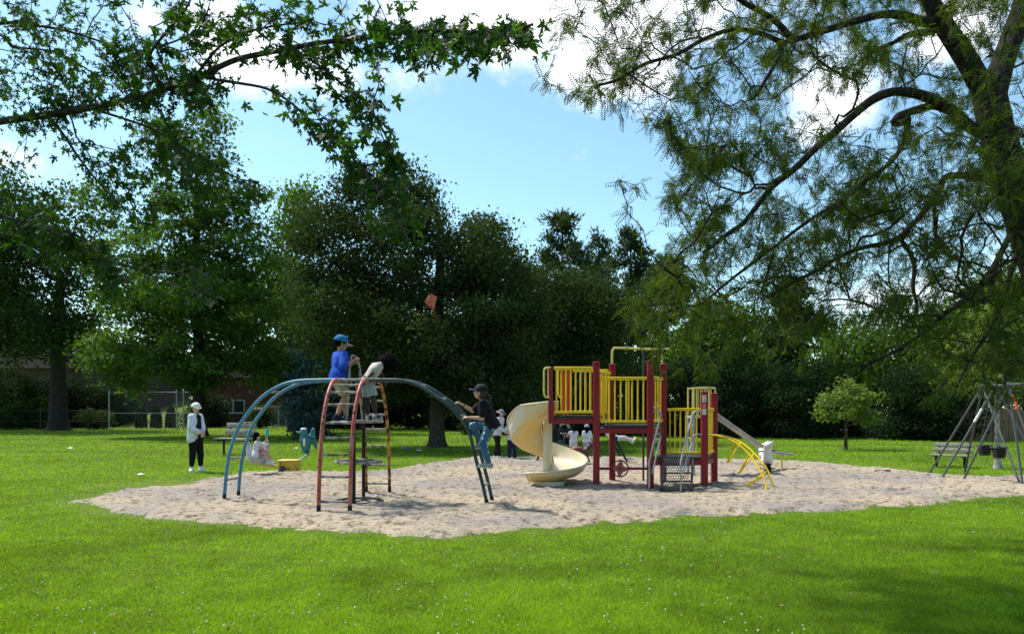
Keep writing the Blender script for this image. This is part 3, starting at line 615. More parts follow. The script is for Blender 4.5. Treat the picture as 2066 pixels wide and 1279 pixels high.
while k < xb-.35: m.box((k, 35.2, .32), (.07, .02, .6)); k += .15
m.build('pickets', mat('picket', (.33, .24, .15), .8), t)
m = MB(); m.ell((hx(1789, 34.5), 34.5, .42), .28, .22, .28); m.lathe((hx(1789, 34.5), 34.5, 0), [(.06, 0), (.06, .2), (.16, .25)], 8)
tag(m.build('garden_ball_seat', mat('purple', (.05, .035, .32), .5), loc=(hx(1789, 34.5), 34.5, 0)), 'round purple garden seat beside the dark shed', 'garden seat')
# kite in the bronze maple
t = thing('kite', 'torn orange kite snagged high in the bronze maple', 'kite', P(870, 608, 23.6)); c = P(870, 608, 23.6)
km = mat('kite_orange', (.46, .045, .012), .6, col2=(.50, .10, .04), nscale=4, lo=.48, hi=.52)
u = V(.20, .02, .09); v_ = V(-.07, .05, .26); tp, rt, bt_, lf = c+v_, c+u+v_*.25, c-v_*1.25, c-u+v_*.25; ce = c+v_*.25+V(0, -.05, 0)
km2 = mat('kite_peach', (.50, .17, .08), .6, col2=(.42, .08, .03), nscale=7, lo=.5, hi=.56)
for k_, (p_, q_) in enumerate(((tp, rt), (rt, bt_), (bt_, lf), (lf, tp))): m = MB(); e_ = V(0, .006, 0); m.add([ce, p_, q_, ce+e_, p_+e_, q_+e_], [(0, 1, 2), (5, 4, 3), (0, 3, 4, 1), (1, 4, 5, 2), (2, 5, 3, 0)]); m.build('sail_panel', (km, km2)[k_ % 2], t, ang=5)
for p_, q_ in ((tp, bt_), (lf, rt)): m = MB(); m.tube([p_+V(0, .012, 0), q_+V(0, .012, 0)], .007, 5); m.build('spar', mat('kite_spar', (.5, .35, .3), .5), t)
m = MB(); m.tube(smoothpath([bt_, bt_+V(.08, 0, -.12), bt_+V(-.02, .03, -.25), bt_+V(.10, 0, -.36), bt_+V(.05, 0, -.5)], 5), .012, 5); m.build('tail', km, t)
# ---------------------------------------------------------------- honey locust over the right half
rng = np.random.RandomState(77); DL = 7.4
t = thing('honey_locust_tree', 'honey locust with dark forked trunk and drooping lacy canopy at right', 'tree', P(2235, 1100, 7.6)*1.0+V(0, 0, 0)); 
t.location.z = 0; t['worg'] = tuple(t.location)
def LP(l, D0, D1_): n = len(l); return [np.array(P(a, b, D0+(D1_-D0)*i/max(n-1, 1))) for i, (a, b) in enumerate(l)]
def px2m(l, D=7.4): return [x*D/FL/2 for x in l]
trunkp = [np.array((t.location.x+.12, 7.6, -.05))]+LP([(2250, 1000), (2210, 850), (2160, 700), (2112, 580), (2074, 470), (2052, 400), (2030, 330), (2010, 260), (1998, 200)], 7.6, 7.4)
polys = [(trunkp, px2m([120, 100, 88, 78, 72, 68, 66, 64, 62, 60]), None)]
L1 = [(1975, 165), (1950, 120), (1920, 75), (1893, 35), (1872, -10), (1840, -100), (1790, -220), (1730, -350)]
polys.append((LP(L1, 7.4, 7.0), px2m([42, 40, 37, 34, 30, 26, 20, 14]), len(trunkp)-1))
L2 = [(2022, 130), (2040, 80), (2060, 20), (2080, -60), (2100, -180), (2110, -320)]
polys.append((LP(L2, 7.5, 7.9), px2m([44, 42, 38, 34, 28, 18]), len(trunkp)-1))
def br(pts, D0, D1_, w0, w1):   # a drawn limb, joined to whatever is nearest
    sp_ = smoothpath([P(a, b, D0+(D1_-D0)*i/(len(pts)-1)) for i, (a, b) in enumerate(pts)], 4); n = len(sp_)
    polys.append(([np.array(x) for x in sp_], px2m([w0+(w1-w0)*i/(n-1) for i in range(n)]), -1))
br([(1905, 50), (1865, 45), (1820, 32), (1780, 30), (1720, 45), (1665, 62), (1620, 76), (1583, 88), (1572, 115), (1552, 150), (1520, 200)], 7.3, 6.3, 20, 6)
br([(1890, 62), (1830, 72), (1800, 88), (1760, 106), (1728, 130)], 7.4, 7.8, 14, 6)
br([(1975, 268), (1950, 250), (1920, 222), (1880, 200), (1840, 188), (1800, 186), (1760, 202), (1720, 234), (1690, 262), (1645, 300), (1610, 335), (1560, 375), (1530, 412), (1500, 450), (1460, 478), (1420, 510)], 7.4, 6.2, 23, 7)
br([(1930, 232), (1890, 214), (1850, 222), (1812, 236), (1806, 250), (1825, 246), (1835, 240)], 7.3, 7.1, 17, 14)
br([(1833, 244), (1822, 290), (1800, 325), (1775, 345), (1735, 375), (1700, 410), (1660, 440)], 7.2, 6.6, 11, 5)
br([(2012, 362), (1975, 358), (1935, 354), (1905, 360), (1895, 385), (1870, 420), (1840, 455), (1812, 480), (1780, 492), (1740, 500), (1700, 515), (1650, 545), (1600, 570), (1550, 600)], 7.4, 6.3, 16, 5)
br([(1818, 485), (1836, 510), (1845, 540), (1842, 580), (1850, 620), (1840, 660)], 7.0, 6.8, 10, 5)
br([(1885, 410), (1886, 450), (1888, 490), (1884, 520)], 7.1, 7.2, 8, 5)
br([(1565, 115), (1575, 90), (1540, 70), (1480, 60), (1420, 80), (1366, 110), (1300, 130), (1250, 160), (1200, 175)], 6.6, 5.4, 10, 4)
br([(1600, 80), (1560, 40), (1500, 5), (1450, -30), (1360, -60), (1250, -60)], 6.8, 5.6, 12, 4)
br([(1735, 385), (1640, 440), (1560, 500), (1480, 560), (1420, 610)], 6.9, 6.0, 7, 4)
br([(2040, 470), (1990, 560), (1900, 640), (1820, 700), (1740, 740)], 7.2, 6.4, 12, 5)
br([(2055, 500), (2010, 640), (1960, 720), (1930, 780)], 7.4, 7.0, 10, 5)
CAN = np.array([(1085, -60), (1090, 20), (1110, 60), (1105, 100), (1135, 140), (1150, 185), (1200, 215), (1270, 235), (1330, 260), (1350, 310), (1370, 340), (1330, 420), (1315, 470), (1330, 520), (1300, 580), (1270, 620), (1262, 680), (1300, 720), (1370, 750), (1440, 735), (1500, 700),
                (1580, 740), (1640, 770), (1700, 740), (1790, 780), (1850, 800), (1900, 815), (1980, 800), (2066, 790), (2200, 800), (2300, 500), (2300, -60)], float)
def inpoly(x, y, pg):
    ins = np.zeros(len(x), bool); n = len(pg)
    for i in range(n):
        (ax, ay), (bx, by) = pg[i], pg[(i+1) % n]; c = ((ay > y) != (by > y)); ins ^= c & (x < (bx-ax)*(y-ay)/(by-ay+1e-12)+ax)
    return ins
x = rng.uniform(1080, 2300, 16000); y = rng.uniform(-60, 820, 16000); k = inpoly(x, y, CAN)
hole = np.exp(-((x-1690)/110)**2-((y-225)/65)**2)+.7*np.exp(-((x-1610)/70)**2-((y-370)/40)**2)+.55*np.exp(-((x-1480)/50)**2-((y-520)/60)**2)
dens = (1-.45*np.clip((y-560)/120, 0, 1))*(1-.3*np.exp(-((y-690)/90)**2-((x-1500)/250)**2))*(1-.75*np.exp(-((x-1320)/80)**2-((y-700)/45)**2))*(.45+.55*np.clip((y-150)/450, 0, 1))*(1-.93*np.clip(hole, 0, 1))*np.clip(.35+1.5*(fbm(x/90, y/70, 3)-.36)*2, .05, 1)
k &= rng.rand(16000) < dens; x, y = x[k][:2900], y[k][:2900]
Dt = 7.2+rng.uniform(-1.9, 2.2, len(x)); Dt = np.where(x < 1500, 6.2+rng.uniform(-1.2, 1.6, len(x)), Dt)
tips = np.stack([(x-HX)/FL*Dt, Dt, CH+(HY-y)/FL*Dt], 1)
extra = inblob([(5.2, 7.4, 6.6, 3.4, 3.2, 1.6), (7.4, 7.8, 5, 2.2, 2.8, 2.4), (3.2, 7.0, 5.7, 2.6, 2.6, .9)], 45, rng, .5)
end_tips = np.array([P(1262, 385, 5.8), P(1250, 370, 5.8), P(1285, 375, 5.9), P(1300, 360, 5.9), P(1110, 170, 5.6), P(1120, 110, 5.5), P(1265, 690, 6.2), P(1275, 660, 6.2), P(1345, 745, 6.2), P(1440, 740, 6.3)])
low = np.array([P(rng.uniform(1860, 2075), rng.uniform(700, 812), rng.uniform(6.6, 8.2)) for _ in range(70)]); tips = np.concatenate([tips, end_tips, extra, low])
o = np.argsort(rng.rand(len(tips))*3+np.linalg.norm(tips-tips.mean(0), axis=1)*0); tips = tips[o]
pos, par, rad, dr, tn = grow(polys, tips, .10, alpha=.16, arch=.22, rng=rng, jitter=.22, r0=.0028, pw=2.65, follow=.5)
print('locust nodes', len(pos)); nl = sum(len(p[0]) for p in polys)
sel = np.zeros(len(pos), bool); sel[:len(trunkp)+len(L1)+len(L2)] = True
link('trunk', limbs2('trunk', pos, par, rad, dr, sel, 14, 6), mat('locust_bark', (.045, .037, .030), .95, col2=(.018, .015, .013), nscale=10, bump=1, bscale=22, stretch=(3, 3, .45), spec=.1), t)
# compound leaf: curved rachis carrying pairs of leaflets
bv = []; bf = []
for i in range(7):
    s = (i+.6)/7; yy, zz = s, -.35*s*s
    for sg in (-1, 1):
        a = len(bv); w1 = .24*(1-.35*abs(s-.45)*2)
        bv += [(sg*.01, yy, zz), (sg*w1*.5, yy+.075, zz-.01), (sg*w1, yy+.05, zz-.05), (sg*w1*.5, yy-.035, zz-.02)]; bf += [(a, a+1, a+2), (a, a+2, a+3)]
cand = np.where((rad < .0072) & (np.arange(len(pos)) >= nl))[0]; n = 44000
cw = np.clip((fbm(pos[cand, 0]*4+pos[cand, 1], pos[cand, 2]*4, 3)-.42)*5, .16, 1)*np.where((pos[cand, 2] < 2.4) & (pos[cand, 0] > 3.2), .55, 1)*np.where(pos[cand, 2] < 3.0, .75, 1); j = rng.choice(cand, n, p=cw/cw.sum()); q = pos[j]+rng.normal(0, .02, (n, 3))
yv = dr[j]*.5+rng.normal(0, .6, (n, 3)); yv[:, 2] -= .45; zv = rng.normal(0, .5, (n, 3)); zv[:, 2] += 1
tint = np.clip(.6*vnoise(q[:, 0]*2.2, q[:, 2]*2.2)+.5*rng.rand(n), 0, 1)
link('leaves', scatter('leaves', bv, bf, q, axes(yv, zv), .092*(.6+.7*rng.rand(n)), tint), leafmat('locust_leaf', (.008, .018, .006), (.056, .088, .015), tr=(.12, .19, .010), k=.28, spec=.05), t)
# ---------------------------------------------------------------- silver maple boughs hanging in at upper left
rng = np.random.RandomState(55)
t = thing('silver_maple_tree', 'silver maple boughs with deeply cut leaves hanging across the upper left', 'tree', (-6.9, 5.6, 0)); polys = []
polys.append(([np.array(p) for p in [(-6.9, 5.6, -.05), (-6.88, 5.6, .8), (-6.82, 5.6, 1.8), (-6.75, 5.62, 2.7), (-6.6, 5.6, 3.6), (-6.4, 5.5, 4.6), (-6.2, 5.5, 5.6)]], [.30, .24, .22, .21, .19, .15, .10], None)); nt0 = 7
def PM(l, D0, D1_): 
    s = smoothpath([P(a, b, D0+(D1_-D0)*i/(len(l)-1)) for i, (a, b) in enumerate(l)], 4); return [np.array(x) for x in s]
def mbr(l, D0, D1_, w0, w1, Dm=4.6):
    s = PM(l, D0, D1_); n = len(s); polys.append((s, [(w0+(w1-w0)*i/(n-1))*Dm/FL/2 for i in range(n)], -1))
mbr([(-640, 420), (-400, 330), (-200, 280), (0, 245), (70, 236), (150, 223), (230, 208), (290, 194), (345, 176), (400, 155), (430, 142), (480, 120), (560, 103), (640, 88), (720, 78), (800, 68), (880, 62), (960, 66), (1030, 62), (1075, 50)], 5.5, 3.5, 19, 4)
mbr([(-500, 300), (-200, 90), (0, 48), (70, 52), (130, 62), (190, 80), (260, 105)], 5.5, 5.2, 10, 4)
mbr([(-200, 90), (-50, 60), (0, 70), (25, 95), (50, 98), (100, 103), (140, 118), (190, 150)], 5.5, 5.0, 8, 3)
mbr([(25, 92), (70, 112), (100, 140), (130, 170)], 5.2, 5.0, 4, 3)
mbr([(100, 235), (130, 275), (160, 320), (200, 370), (240, 410), (290, 450)], 5.3, 5.0, 7, 3)
mbr([(180, 218), (250, 240), (310, 262), (370, 300), (430, 335), (490, 365), (525, 390)], 5.1, 4.6, 6, 3)
mbr([(395, 155), (420, 120), (450, 90), (500, 65), (560, 52), (620, 45)], 4.5, 4.2, 6, 3)
mbr([(425, 160), (480, 168), (540, 180), (590, 210), (630, 250), (670, 285), (700, 310), (722, 330)], 4.4, 4.0, 6, 3)
mbr([(590, 100), (640, 130), (690, 170), (735, 205), (765, 250), (785, 290), (795, 340), (800, 400)], 4.1, 3.6, 5, 3)
mbr([(730, 335), (755, 375), (780, 410), (805, 450), (825, 485)], 3.7, 3.5, 4, 3)
mbr([(-300, 420), (-100, 410), (0, 435), (80, 460), (150, 490), (200, 520), (240, 560)], 5.4, 4.8, 9, 3)
mbr([(150, 490), (230, 530), (300, 545), (370, 555), (430, 575)], 5.0, 4.7, 4, 3)
mbr([(315, 95), (350, 85), (400, 60), (420, 20)], 4.6, 4.4, 4, 3)
mbr([(330, 180), (300, 120), (340, 60), (380, 10), (400, -60)], 4.6, 4.4, 7, 3)
spots = [(40, 20, 55, 10), (60, 80, 50, 9), (130, 60, 45, 8), (210, 60, 30, 5), (265, 35, 28, 3), (60, 150, 45, 8), (130, 140, 50, 11), (200, 150, 50, 12), (110, 200, 50, 9), (60, 215, 35, 4), (250, 120, 45, 9), (300, 100, 40, 8), (190, 205, 40, 7), (270, 170, 45, 9), (340, 140, 35, 7),
         (380, 100, 35, 6), (400, 40, 40, 8), (360, 20, 30, 5), (460, 40, 40, 9), (520, 30, 40, 9), (480, 80, 40, 6), (560, 60, 45, 9), (620, 40, 40, 9), (600, 90, 30, 6), (680, 50, 40, 8), (680, 100, 35, 8), (740, 30, 30, 5), (740, 80, 35, 9), (800, 70, 28, 7), (850, 80, 28, 9), (895, 75, 26, 9), (940, 65, 26, 8), (985, 60, 24, 7), (1030, 65, 20, 7), (1070, 65, 18, 7), (870, 110, 20, 4), (930, 100, 20, 4), (820, 10, 25, 3),
         (400, 170, 24, 9), (430, 190, 18, 5), (380, 200, 22, 4), (640, 130, 25, 4), (560, 190, 20, 3), (610, 225, 18, 4), (640, 260, 20, 6), (680, 275, 20, 7), (700, 300, 16, 5), (680, 210, 16, 3), (725, 190, 18, 4), (745, 225, 16, 6), (765, 260, 15, 6), (785, 300, 14, 6), (740, 360, 14, 5), (765, 385, 14, 6), (790, 370, 12, 4), (780, 430, 13, 4), (812, 440, 12, 4), (830, 480, 10, 3),
         (150, 290, 35, 4), (240, 300, 40, 6), (300, 280, 40, 8), (350, 260, 35, 8), (380, 310, 30, 7), (330, 330, 30, 5), (430, 330, 28, 6), (450, 370, 28, 5), (500, 380, 22, 4), (270, 340, 35, 6), (300, 420, 30, 4), (240, 380, 30, 4), (200, 330, 25, 3),
         (20, 400, 35, 5), (60, 440, 40, 7), (120, 450, 40, 7), (30, 480, 40, 5), (110, 500, 30, 5), (160, 500, 28, 6), (190, 460, 25, 5), (200, 540, 20, 6), (225, 575, 16, 9), (190, 520, 18, 7), (130, 470, 25, 6), (90, 430, 25, 5), (210, 500, 14, 5), (300, 560, 22, 3), (370, 575, 18, 3), (420, 590, 20, 5), (410, 540, 16, 3), (40, 340, 30, 2), (20, 180, 30, 4), (-80, 100, 80, 14), (-90, 300, 80, 10), (-60, 470, 60, 8), (200, -50, 80, 10), (500, -50, 90, 14), (750, -40, 70, 8)]
tips = []; 
for (a, b, r_, k) in spots:
    Db = np.interp(a, [-100, 0, 400, 700, 1070], [5.4, 5.3, 4.6, 3.9, 3.5])
    for i in range(int(k*(1.8 if a < 420 else .85))+1): tips.append(P(a+rng.normal(0, r_*.55), b+rng.normal(0, r_*.55), Db+rng.uniform(-.35, .4)))
tips = np.array(tips); rng.shuffle(tips)
pos, par, rad, dr, tn = grow(polys, tips, .07, alpha=.25, arch=.12, rng=rng, jitter=.10, r0=.0018, pw=2.4)
nl = sum(len(p[0]) for p in polys); sel = np.zeros(len(pos), bool); sel[:nt0] = True
link('trunk', limbs2('trunk', pos, par, rad, dr, sel, 14, 7), BARKD, t)
hl = [(.10, .02), (.30, -.06), (.58, -.16), (.40, .03), (.50, .10), (.34, .10), (.15, .17), (.36, .26), (.44, .22), (.80, .42), (.56, .42), (.52, .52), (.40, .40), (.13, .40), (.17, .56), (.30, .66), (.17, .72), (.13, .86)]
ol = [(0, 0)]+hl+[(0, 1.08)]+[(-a, b) for a, b in reversed(hl)]
bv = [(0, .3, 0)]+[(a, b, -.22*abs(a)-.16*max(0, b-.3)**2) for a, b in ol]; m_ = len(ol); bf = [(0, i, i % m_+1) for i in range(1, m_+1)]
q = []; yv = []; n_tip = len(tn)
for ti in tn:
    j = ti
    for s in range(rng.randint(5, 9)):
        a_ = rng.normal(0, 1, 3); a_[2] = -abs(a_[2])*.5-.75; d = dr[j]
        q.append(pos[j]+rng.normal(0, .036, 3)+np.array([0, 0, -.025])); yv.append(d*.7+a_*.55)
        if par[j] >= nt0 and rng.rand() < .6: j = par[j]
q = np.array(q); yv = np.array(yv); n = len(q); print('maple leaves', n)
zv = rng.normal(0, .9, (n, 3)); zv[:, 2] += .2
pet = MB()
link('leaves', scatter('leaves', bv, bf, q, axes(yv, zv), (np.interp(q[:, 0], [-3, 0], [.046, .062])*(.45+.85*rng.rand(n)))[:, None]*np.array([.8, 1.12, 1.6]), np.clip(rng.rand(n)*.7+.3*vnoise(q[:, 0]*3, q[:, 2]*3), 0, 1)), leafmat('silver_maple_leaf', (.007, .020, .006), (.030, .060, .010), tr=(.07, .19, .006), k=.3, gloss=.55, spec=.12), t)
# ---------------------------------------------------------------- paints
def chipped(name, col, chip=(.07, .045, .035), amt=.6, sc_=14, rough=.45, col2=None):
    m = bpy.data.materials.new(name); m.use_nodes = True; t = m.node_tree; n = t.nodes; l = t.links; b = n['Principled BSDF']
    b.inputs['Roughness'].default_value = rough; b.inputs['Specular IOR Level'].default_value = .3
    co = n.new('ShaderNodeTexCoord')
    def noise(s, d=6):
        q = n.new('ShaderNodeTexNoise'); q.inputs['Scale'].default_value = s; q.inputs['Detail'].default_value = d; q.inputs['Roughness'].default_value = .65; l.new(co.outputs['Object'], q.inputs['Vector']); return q.outputs['Fac']
    def rng_(x, a, b_):
        r = n.new('ShaderNodeMapRange'); r.inputs['From Min'].default_value = a; r.inputs['From Max'].default_value = b_; l.new(x, r.inputs['Value']); return r.outputs[0]
    def mix(f, a, b_):
        x = n.new('ShaderNodeMix'); x.data_type = 'RGBA'; l.new(f, x.inputs[0])
        for i, c in ((6, a), (7, b_)):
            if isinstance(c, tuple): x.inputs[i].default_value = (*c, 1)
            else: l.new(c, x.inputs[i])
        return x.outputs[2]
    c = mix(rng_(noise(3), .35, .65), col, col2 or tuple(q*.78 for q in col))
    k = rng_(noise(sc_), amt, amt+.05); c = mix(k, c, chip); l.new(c, b.inputs['Base Color'])
    r = n.new('ShaderNodeMapRange'); r.inputs['To Min'].default_value = rough; r.inputs['To Max'].default_value = .9; l.new(k, r.inputs['Value']); l.new(r.outputs[0], b.inputs['Roughness'])
    return m
M_red = chipped('climber_red', (.40, .045, .032), amt=.55, sc_=19, col2=(.46, .17, .13)); M_blue = chipped('climber_blue', (.045, .17, .30), chip=(.04, .05, .06), amt=.66, col2=(.08, .24, .36))
M_green = chipped('climber_green', (.012, .045, .045), chip=(.02, .02, .02), amt=.55, sc_=20, col2=(.05, .085, .09)); M_rust = chipped('climber_yellow', (.55, .30, .03), chip=(.10, .04, .025), amt=.49, sc_=13, col2=(.42, .16, .03))
M_black = chipped('black_paint', (.006, .006, .0065), chip=(.035, .026, .02), amt=.64, rough=.6); M_rung = chipped('worn_rung', (.34, .32, .29), chip=(.12, .09, .07), amt=.5, rough=.35)
M_maroon = chipped('maroon_post', (.27, .008, .022), chip=(.11, .04, .04), amt=.66, rough=.38, col2=(.18, .010, .020))
M_yel = chipped('yellow_paint', (.80, .56, .010), chip=(.34, .22, .06), amt=.68, rough=.35, col2=(.66, .44, .02)); M_yelp = chipped('yellow_pale', (.68, .56, .16), chip=(.4, .36, .2), amt=.72, rough=.35)
M_sunlit = chipped('sunlit_red_paint', (.50, .06, .015), chip=(.3, .1, .05), amt=.8, rough=.4)  # red of the back entry post and panel, sunlight painted in as orange
M_steel = chipped('bright_tube', (.36, .36, .35), chip=(.14, .12, .10), amt=.62, rough=.3); M_dark = chipped('dark_metal', (.05, .05, .05), chip=(.12, .1, .09), amt=.6)
M_deck = chipped('deck_coating', (.03, .03, .03), chip=(.12, .1, .08), amt=.6); M_wood = mat('weathered_wood', (.28, .26, .23), .85, col2=(.13, .12, .11), nscale=5, bump=.6, bscale=25, stretch=(1, 8, 8))
M_white = mat('white_plastic', (.66, .65, .62), .45, col2=(.42, .41, .38), nscale=6, lo=.5, hi=.75); M_teal = mat('teal_plastic', (.02, .16, .17), .4, col2=(.01, .09, .10), nscale=7)
M_brown = mat('brown_plastic', (.045, .022, .016), .45, col2=(.09, .045, .03), nscale=6); M_saddle = mat('red_saddle', (.25, .03, .035), .5)
M_box = chipped('yellow_box', (.60, .40, .04), chip=(.16, .06, .03), amt=.58, sc_=9)
# ---------------------------------------------------------------- crossed arch climber
CX, CY, HT = -2.30, 11.15, 1.885
PRL = [(-2.08, -.12), (-2.07, 0), (-2.03, .45), (-1.96, .84), (-1.82, 1.19), (-1.65, 1.42), (-1.44, 1.64), (-1.16, 1.80), (-.88, 1.87), (-.5, 1.885), (0, 1.885)]
PRR = [(0, 1.885), (.5, 1.882), (.75, 1.87), (.99, 1.80), (1.21, 1.67), (1.44, 1.51), (1.62, 1.32), (1.75, 1.10), (1.83, .79), (1.93, .43), (2.03, 0), (2.06, -.12)]
PRF = [(-1.19, -.12), (-1.18, 0), (-1.15, .45), (-1.10, .85), (-1.02, 1.2), (-.9, 1.48), (-.74, 1.70), (-.56, 1.84), (-.38, 1.885)]
t = thing('arch_climber', 'crossed arch ladder climber with red blue green and rusty yellow legs', 'climbing frame', (CX, CY, 0))
def arch(pr, axis, off, dirv):    # world path of one rail
    o = []
    for u, z in pr: p = V(CX, CY, z)+axis*u+off; o.append(p)
    return smoothpath(o, 5)
ax1 = V(.985, -.17, 0).normalized(); sd1 = V(.17, .985, 0); ax2 = V(.07, 1, 0).normalized(); sd2 = V(1, -.07, 0)
def at_z(path, z):
    for i in range(len(path)-1):
        a, b = path[i], path[i+1]
        if (a.z-z)*(b.z-z) <= 0 and abs(a.z-b.z) > 1e-6: return a+(b-a)*((z-a.z)/(b.z-a.z))
    return path[-1]
def ladder(pr, axis, side, hw, matl, rungs, tops, r=.026, base_dark=True):
    rails = []
    for s in (-1, 1):
        p = arch(pr, axis, side*hw*s, None); rails.append(p); m = MB(); m.tube(p, r, 12); o = m.build('rail', matl, t)
        f = p[1] if p[1].z < p[-1].z else p[-2]; ff = p[0] if p[0].z < p[-1].z else p[-1]; q = MB()
        lo = [x for x in p if x.z < .16]; lo.sort(key=lambda v: v.z); q.tube([lo[0], at_z(p, .17)], r+.002, 12); q.build('foot_sleeve', M_black, o)
    for z in rungs: m = MB(); m.tube([at_z(rails[0], z), at_z(rails[1], z)], .017, 8); m.build('rung', M_rung, t)
    for u in tops:
        z = None; a = min(rails[0], key=lambda p: abs((p-V(CX, CY, 0)).dot(axis)-u)); b = min(rails[1], key=lambda p: abs((p-V(CX, CY, 0)).dot(axis)-u)); m = MB(); m.tube([a, b], .017, 8); m.build('rung', M_rung, t)
    return rails
RL = ladder(PRL, ax1, sd1, .20, M_blue, [.08, .38, .70, .98, 1.24, 1.46], [-1.32, -1.0, -.7, -.42]); RR = ladder(PRR, ax1, sd1, .19, M_green, [.08, .36, .64, .90, 1.14, 1.36], [1.28, 1.0, .72, .46])
RF = ladder(PRF, ax2, sd2, .213, M_red, [.22, .55, .84, 1.05+.02, 1.27, 1.52, 1.69], [-.62, -.40], r=.028); RB = ladder([(-u, z) for u, z in reversed(PRF)], ax2, sd2, .195, M_rust, [.22, .53, .84, 1.12, 1.36, 1.58], [.62, .40], r=.026)
for s in (-1, 1): m = MB(); m.tube([V(CX, CY, 1.885)+ax2*u+sd2*.21*s for u in (-.39, 0, .39)], .027, 10); m.build('top_rail', M_red if s < 0 else M_rung, t)
for (px, py, D, zt) in [(714, 1021, 10.98, 1.87), (733.5, 1007, 11.75, 1.87)]:
    x = (px-HX)/FL*D; m = MB(); m.tube([(x, D, -.1), (x, D, zt)], .027, 10); m.build('centre_pole', M_black, t)
rc = V((724-HX)/FL*11.36, 11.36, 0)
for z, r_, nm in ((.055, .36, 'ring_step'), (.655, .35, 'ring_step'), (1.265, .36, 'ring_platform')):
    ring = [rc+V(math.cos(a)*r_, math.sin(a)*r_, z) for a in np.linspace(0, 2*math.pi, 28, endpoint=False)]; m = MB(); m.tube(ring, .019, 8, closed=True); o = m.build(nm, M_rung if z > .3 else M_dark, t)
    q = MB()
    for a in (1.25, 4.4): q.tube([rc+V(0, 0, z), rc+V(math.cos(a)*r_, math.sin(a)*r_, z)], .013, 6)
    if nm == 'ring_platform':
        for k in range(-4, 5): x = k*.075; y = math.sqrt(r_*r_-x*x)-.01; q.box(rc+V(x, 0, z), (.045, 2*y, .012))
    q.build('spokes', M_dark, o)
hoop = smoothpath([P(700, 846, 11.0), P(704, 790, 11.05), P(705, 745, 11.1), P(708, 722, 11.15), P(713, 718, 11.25), P(720, 723, 11.35), P(726, 745, 11.45), P(729, 790, 11.5), P(731, 846, 11.5)], 5)
m = MB(); m.tube(hoop, .018, 8); m.build('handhold_hoop', M_rung, t)
# ---------------------------------------------------------------- maroon and yellow play structure
Y1 = 13.2; dv = V(.39, .80, 0)
def X1(px): return (px-HX)/FL*Y1
A1 = V(X1(1203), Y1, 0); A3 = V(X1(1312), Y1, 0); A5 = V(X1(1421), Y1, 0); A2, A4, A6 = A1+dv, A3+dv, A5+dv
Z1, Z2, Z0 = 1.165, .60, 1.335     # deck heights: upper, lower, slide deck
t = thing('play_structure', 'maroon and yellow play structure with two railed decks and black stairs', 'play structure', tuple((A1+A5)/2))
def zat(py, D): return CH+(HY-py)/FL*D
dn = dv.normalized(); dside = V(dn.y, -dn.x, 0)
def post(p, zt, w_=.11):
    m = MB(); m.cbox(p+V(0, 0, zt/2-.08), (w_, w_, zt+.16), .010); o = m.build('post', M_maroon, t)
    q = MB(); q.cbox(p+V(0, 0, zt+.012), (w_+.012, w_+.012, .03), .008); q.build('post_cap', M_maroon, o)
    q = MB(); q.box(p+V(0, 0, .0), (.14, .14, .03)); return o
for p, zt in ((A1, zat(733, 13.2)), (A2, zat(737, 14)), (A3, zat(731, 13.2)), (A4, zat(737, 14)), (A5, zat(793, 13.2)), (A6, zat(796, 14))): post(p, zt)
B0 = V(X1(1112), Y1, 0); B1 = B0+dv*.97
m = MB(); m.cbox(B0+V(0, 0, 1.70), (.055, .09, .98), .008); m.cbox(V(B0.x, B0.y, 1.40), (.10, .10, .42), .01); m.build('slide_entry_post', M_maroon, t)
m = MB(); m.cbox(B1+V(0, 0, 1.70), (.055, .09, .98), .008); m.build('slide_entry_post', M_sunlit, t)
m = MB(); m.cbox(V(X1(1139)+.06, 13.95, 1.72), (.085, .05, .95), .008); m.build('entry_panel', M_sunlit, t)
def deck(a, b, z, th=.10, nm='deck'):   # skewed slab between a, b and the back edge, with maroon fascia
    i = V(.06, .02, 0); m = MB(); p = [a+V(.0, .0, 0), b, b+dv, a+dv]
    m.hexa([q+V(0, 0, z-.05) for q in p]+[q+V(0, 0, z) for q in p]); o = m.build(nm, M_deck, t)
    for u, v_ in ((a, b), (a+dv, b+dv)): f = MB(); f.box((u+v_)/2+V(0, 0, z-.105), ((v_-u).length-.11, .04, .085)); f.build('deck_beam', M_maroon, o)
    for u in (a, b):
        f = MB(); e = dv.normalized(); f.box(u+dv/2+V(0, 0, z-.105), (dv.length-.12, .035, .085), (e, V(-e.y, e.x, 0), V(0, 0, 1)))
        f.build('deck_side_beam', M_maroon if nm == 'deck' else M_dark, o)
    return o
deck(A1, A3, Z1); deck(A3, A5, Z2); deck(B0, A1, Z0, nm='slide_deck')
def panel(a, b, z0, z1, n, matl, r=.0145, flat=True, inset=.075):
    """railing: top and bottom rails with round bars between"""
    d = (b-a).normalized(); a2, b2 = a+d*inset, b-d*inset; sdv = V(-d.y, d.x, 0); m = MB()
    for z, h in ((z0, .05), (z1, .055)): m.cbox((a2+b2)/2+V(0, 0, z), ((b2-a2).length, .05, h), .006, (d, sdv, V(0, 0, 1)))
    o = m.build('railing', matl, t)
    for i in range(n):
        p = a2+(b2-a2)*((i+.5)/n); q = MB(); q.tube([p+V(0, 0, z0), p+V(0, 0, z1)], r, 8); q.build('railing_bar', matl, o)
    return o
fr = V(0, -.03, 0)
panel(A1+fr, A3+fr, zat(850, 13.2), zat(763.5, 13.2), 8, M_yel); panel(V(B0.x-.02, Y1, 0)+fr, A1+fr, zat(831, 13.2), zat(743, 13.2), 8, M_yel, inset=.07)
panel(A1+dv*.02, A2-dv*.02, Z1+.09, zat(752, 13.6), 5, M_yel, inset=.12); panel(A3, A4, Z1+.06, zat(763, 13.6), 4, M_yel, inset=.1)
